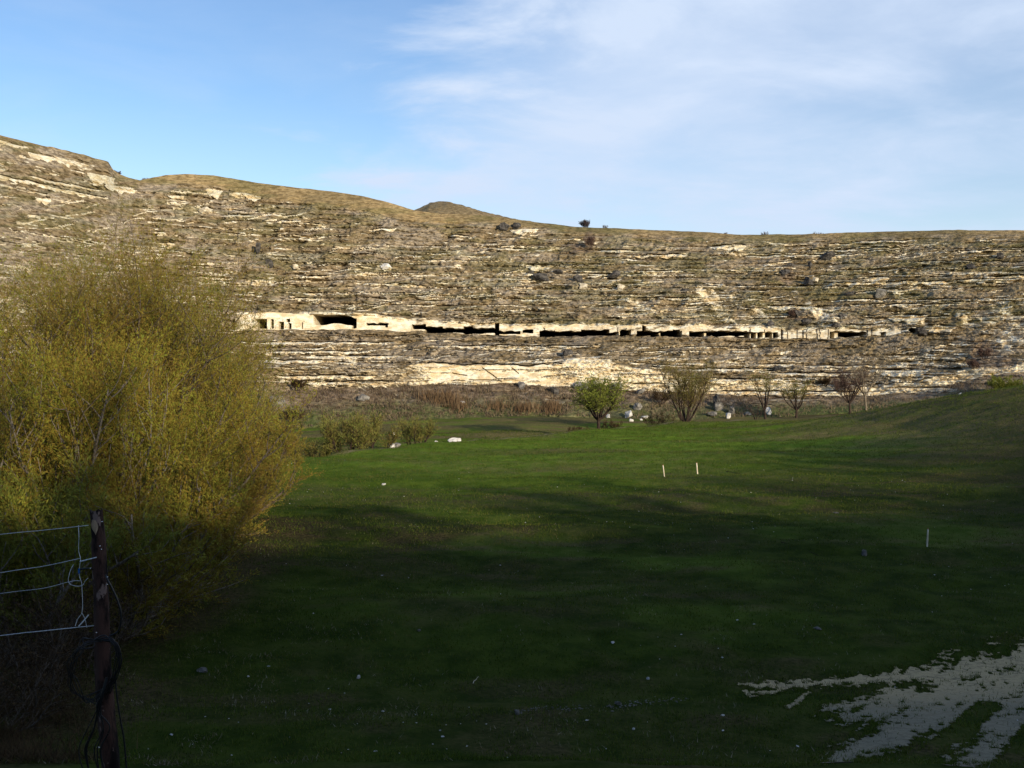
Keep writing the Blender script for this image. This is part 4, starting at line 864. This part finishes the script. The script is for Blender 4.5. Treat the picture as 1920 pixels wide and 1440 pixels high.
topP = P(178, 961, PD); botP = P(223, 1470, PD); botP.z = min(botP.z, gb.z - .3)
post = build_post(topP, botP, fence)
def xpost(y): return 178 + (223 - 178) * (y - 961) / (1470 - 961)
# scar of split wood near the top
sc = []; 
for i in range(9):
    t = i / 8; y_ = 975 + 28 * t; wd = 6 * math.sin(math.pi * min(1, .12 + t * .95)) + .4; xc = 176 + 3.5 * t
    for s in (-1, 0, 1): sc.append(Lc(P(xc + s * wd, y_, PD - .058 + .008 * abs(s))))
mesh('split_scar', sc, grid_faces(3, 9), m_scar, post)
left = None
def wire(pts, r_=.0016, D=None, name='wire', mat=None, parent=fence, k=5, jit=.0):
    """pts: (x, y, depth) photo positions, smoothed"""
    q = np.array([P(a, b_, d)[:] for a, b_, d in pts]); 
    tt = np.linspace(0, len(q) - 1, (len(q) - 1) * 8 + 1); out = []
    for t in tt:                                     # Catmull-Rom
        i = min(int(t), len(q) - 2); f = t - i; p0 = q[max(i - 1, 0)]; p1 = q[i]; p2 = q[i + 1]; p3 = q[min(i + 2, len(q) - 1)]
        out.append(.5 * ((2 * p1) + (-p0 + p2) * f + (2 * p0 - 5 * p1 + 4 * p2 - p3) * f * f + (-p0 + 3 * p1 - 3 * p2 + p3) * f ** 3))
    o = np.array(out); o += rng.normal(0, 1, o.shape) * jit
    off_ = np.array(gb[:]) if parent is fence else np.array(parent.location[:])
    t = Tubes(); t.add(o - off_, r_, k); return t.build(name, mat or m_wire, parent)
LX = -1400
def run(y, slope, x1, r_): wire([(LX, y + slope * 1.05 * (178 - LX) / 178 + 25, PD + .8), (LX / 2, y + slope * (178 - LX / 2) / 178 + 14, PD + .4), (-300, y + slope * 480 / 178 + 5, PD + .15), (0, y + slope, PD), (80, y + slope * .55, PD - .01), (x1, y, PD - .03)], r_, name='wire')
run(985, 17, 166, .0021); run(1047, 27, 150, .0021); run(1091, 22, 128, .0016); run(1172, 20, 186, .0026)
build_post(P(-560, 1010, PD + .45), P(-560, 1480, PD + .45), fence, seed=3)
wire([(150, 1053, PD - .05), (162, 1050, PD - .07), (181, 1045, PD - .08)], .004, name='wire_end')
wire([(148, 1174, PD - .05), (157, 1164, PD - .06), (166, 1153, PD - .07)], .004, name='wire_end')
wire([(147, 985, PD - .02), (148, 1005, PD - .03), (147.5, 1032, PD - .02), (151, 1048, PD - .03), (149, 1065, PD - .03), (149, 1080, PD - .03), (153, 1093, PD - .03), (154, 1110, PD - .03), (155, 1130, PD - .03), (153.5, 1149, PD - .03), (146, 1160, PD - .03), (141, 1174, PD - .03)], .0022, name='vertical_wire')
wire([(153.5, 1149, PD - .03), (159, 1160, PD - .03), (163, 1177, PD - .03)], .0018, name='vertical_wire')
wire([(138, 1058, PD - .04), (132, 1070, PD - .05), (128, 1088, PD - .05), (133, 1096, PD - .05), (145, 1099, PD - .04), (155, 1097, PD - .04), (160, 1089, PD - .04), (165, 1084, PD - .04)], .0019, name='wire_loop')
wire([(128, 1092, PD - .03), (138, 1089, PD - .03), (150, 1089, PD - .03)], .0019, name='wire_loop')
wire([(148, 1066, PD - .04), (148.5, 1075, PD - .04)], .0075, name='plastic_clip', mat=m_blue)
wire([(148, 1068, PD - .02), (160, 1066, PD - .04), (172, 1066, PD - .06)], .006, name='insulator_pin', mat=m_cable)
for x, y in ((191, 978), (170, 1065.5), (187, 1024), (190, 1030), (201, 1082), (201, 1096), (181, 1186)):
    wire([(x - .9, y, PD - .075), (x, y, PD - .082), (x + .9, y, PD - .075)], .0032, name='nail_head', mat=m_nail)
# black cables hung over the post
cb = empty('hanging_cable', P(200, 1210, PD - .05)); tag(cb, 'bundle of black cables looped over the fence post', 'cable')
wire([(198, 1078, PD - .06), (203, 1090, PD - .08), (211, 1105, PD - .08), (221, 1128, PD - .08), (227, 1150, PD - .08), (226, 1172, PD - .08), (219, 1186, PD - .08), (205, 1192, PD - .08)], .007, name='cable', mat=m_cable, parent=cb, k=6)
for i in range(7):
    q = random.uniform(-1, 1) * 10; s = random.uniform(-1, 1) * 10
    wire([(182 + q, 1203, PD - .08), (165 + s, 1206 + s, PD - .12), (148 + q, 1220, PD - .14), (136 + s, 1245 + q, PD - .13), (136 + q, 1282 + s, PD - .12), (152 + q, 1308 + q, PD - .10), (178 + s, 1312 + s, PD - .09), (196, 1290, PD - .09)], .0034, name='cable', mat=m_cable, parent=cb)
for i in range(8):
    q = random.uniform(-1, 1) * 6; s = random.uniform(-1, 1) * 7
    wire([(182 + s, 1200, PD - .09), (200 + q, 1197 + s, PD - .11), (214 + q, 1206, PD - .12), (222 + q, 1225 + s, PD - .12), (220 + s, 1250, PD - .12), (212 + q, 1275, PD - .11), (200 + s, 1300, PD - .10)], .0045, name='cable', mat=m_cable, parent=cb)
for i in range(9):
    q = random.uniform(-1, 1) * 5; e = random.choice([150, 160, 170, 178, 190])
    wire([(200 + q * .5, 1270, PD - .10), (192 + q * .5, 1300, PD - .12), (184 + q, 1330, PD - .12), (e + 16, 1365 + q, PD - .12), (e + q, 1405, PD - .12), (e + 8, 1450, PD - .12)], .0045, name='cable', mat=m_cable, parent=cb)
wire([(215, 1260, PD - .09), (220, 1310, PD - .1), (226, 1350, PD - .1), (233, 1390, PD - .1), (238, 1450, PD - .1)], .006, name='cable', mat=m_cable, parent=cb)
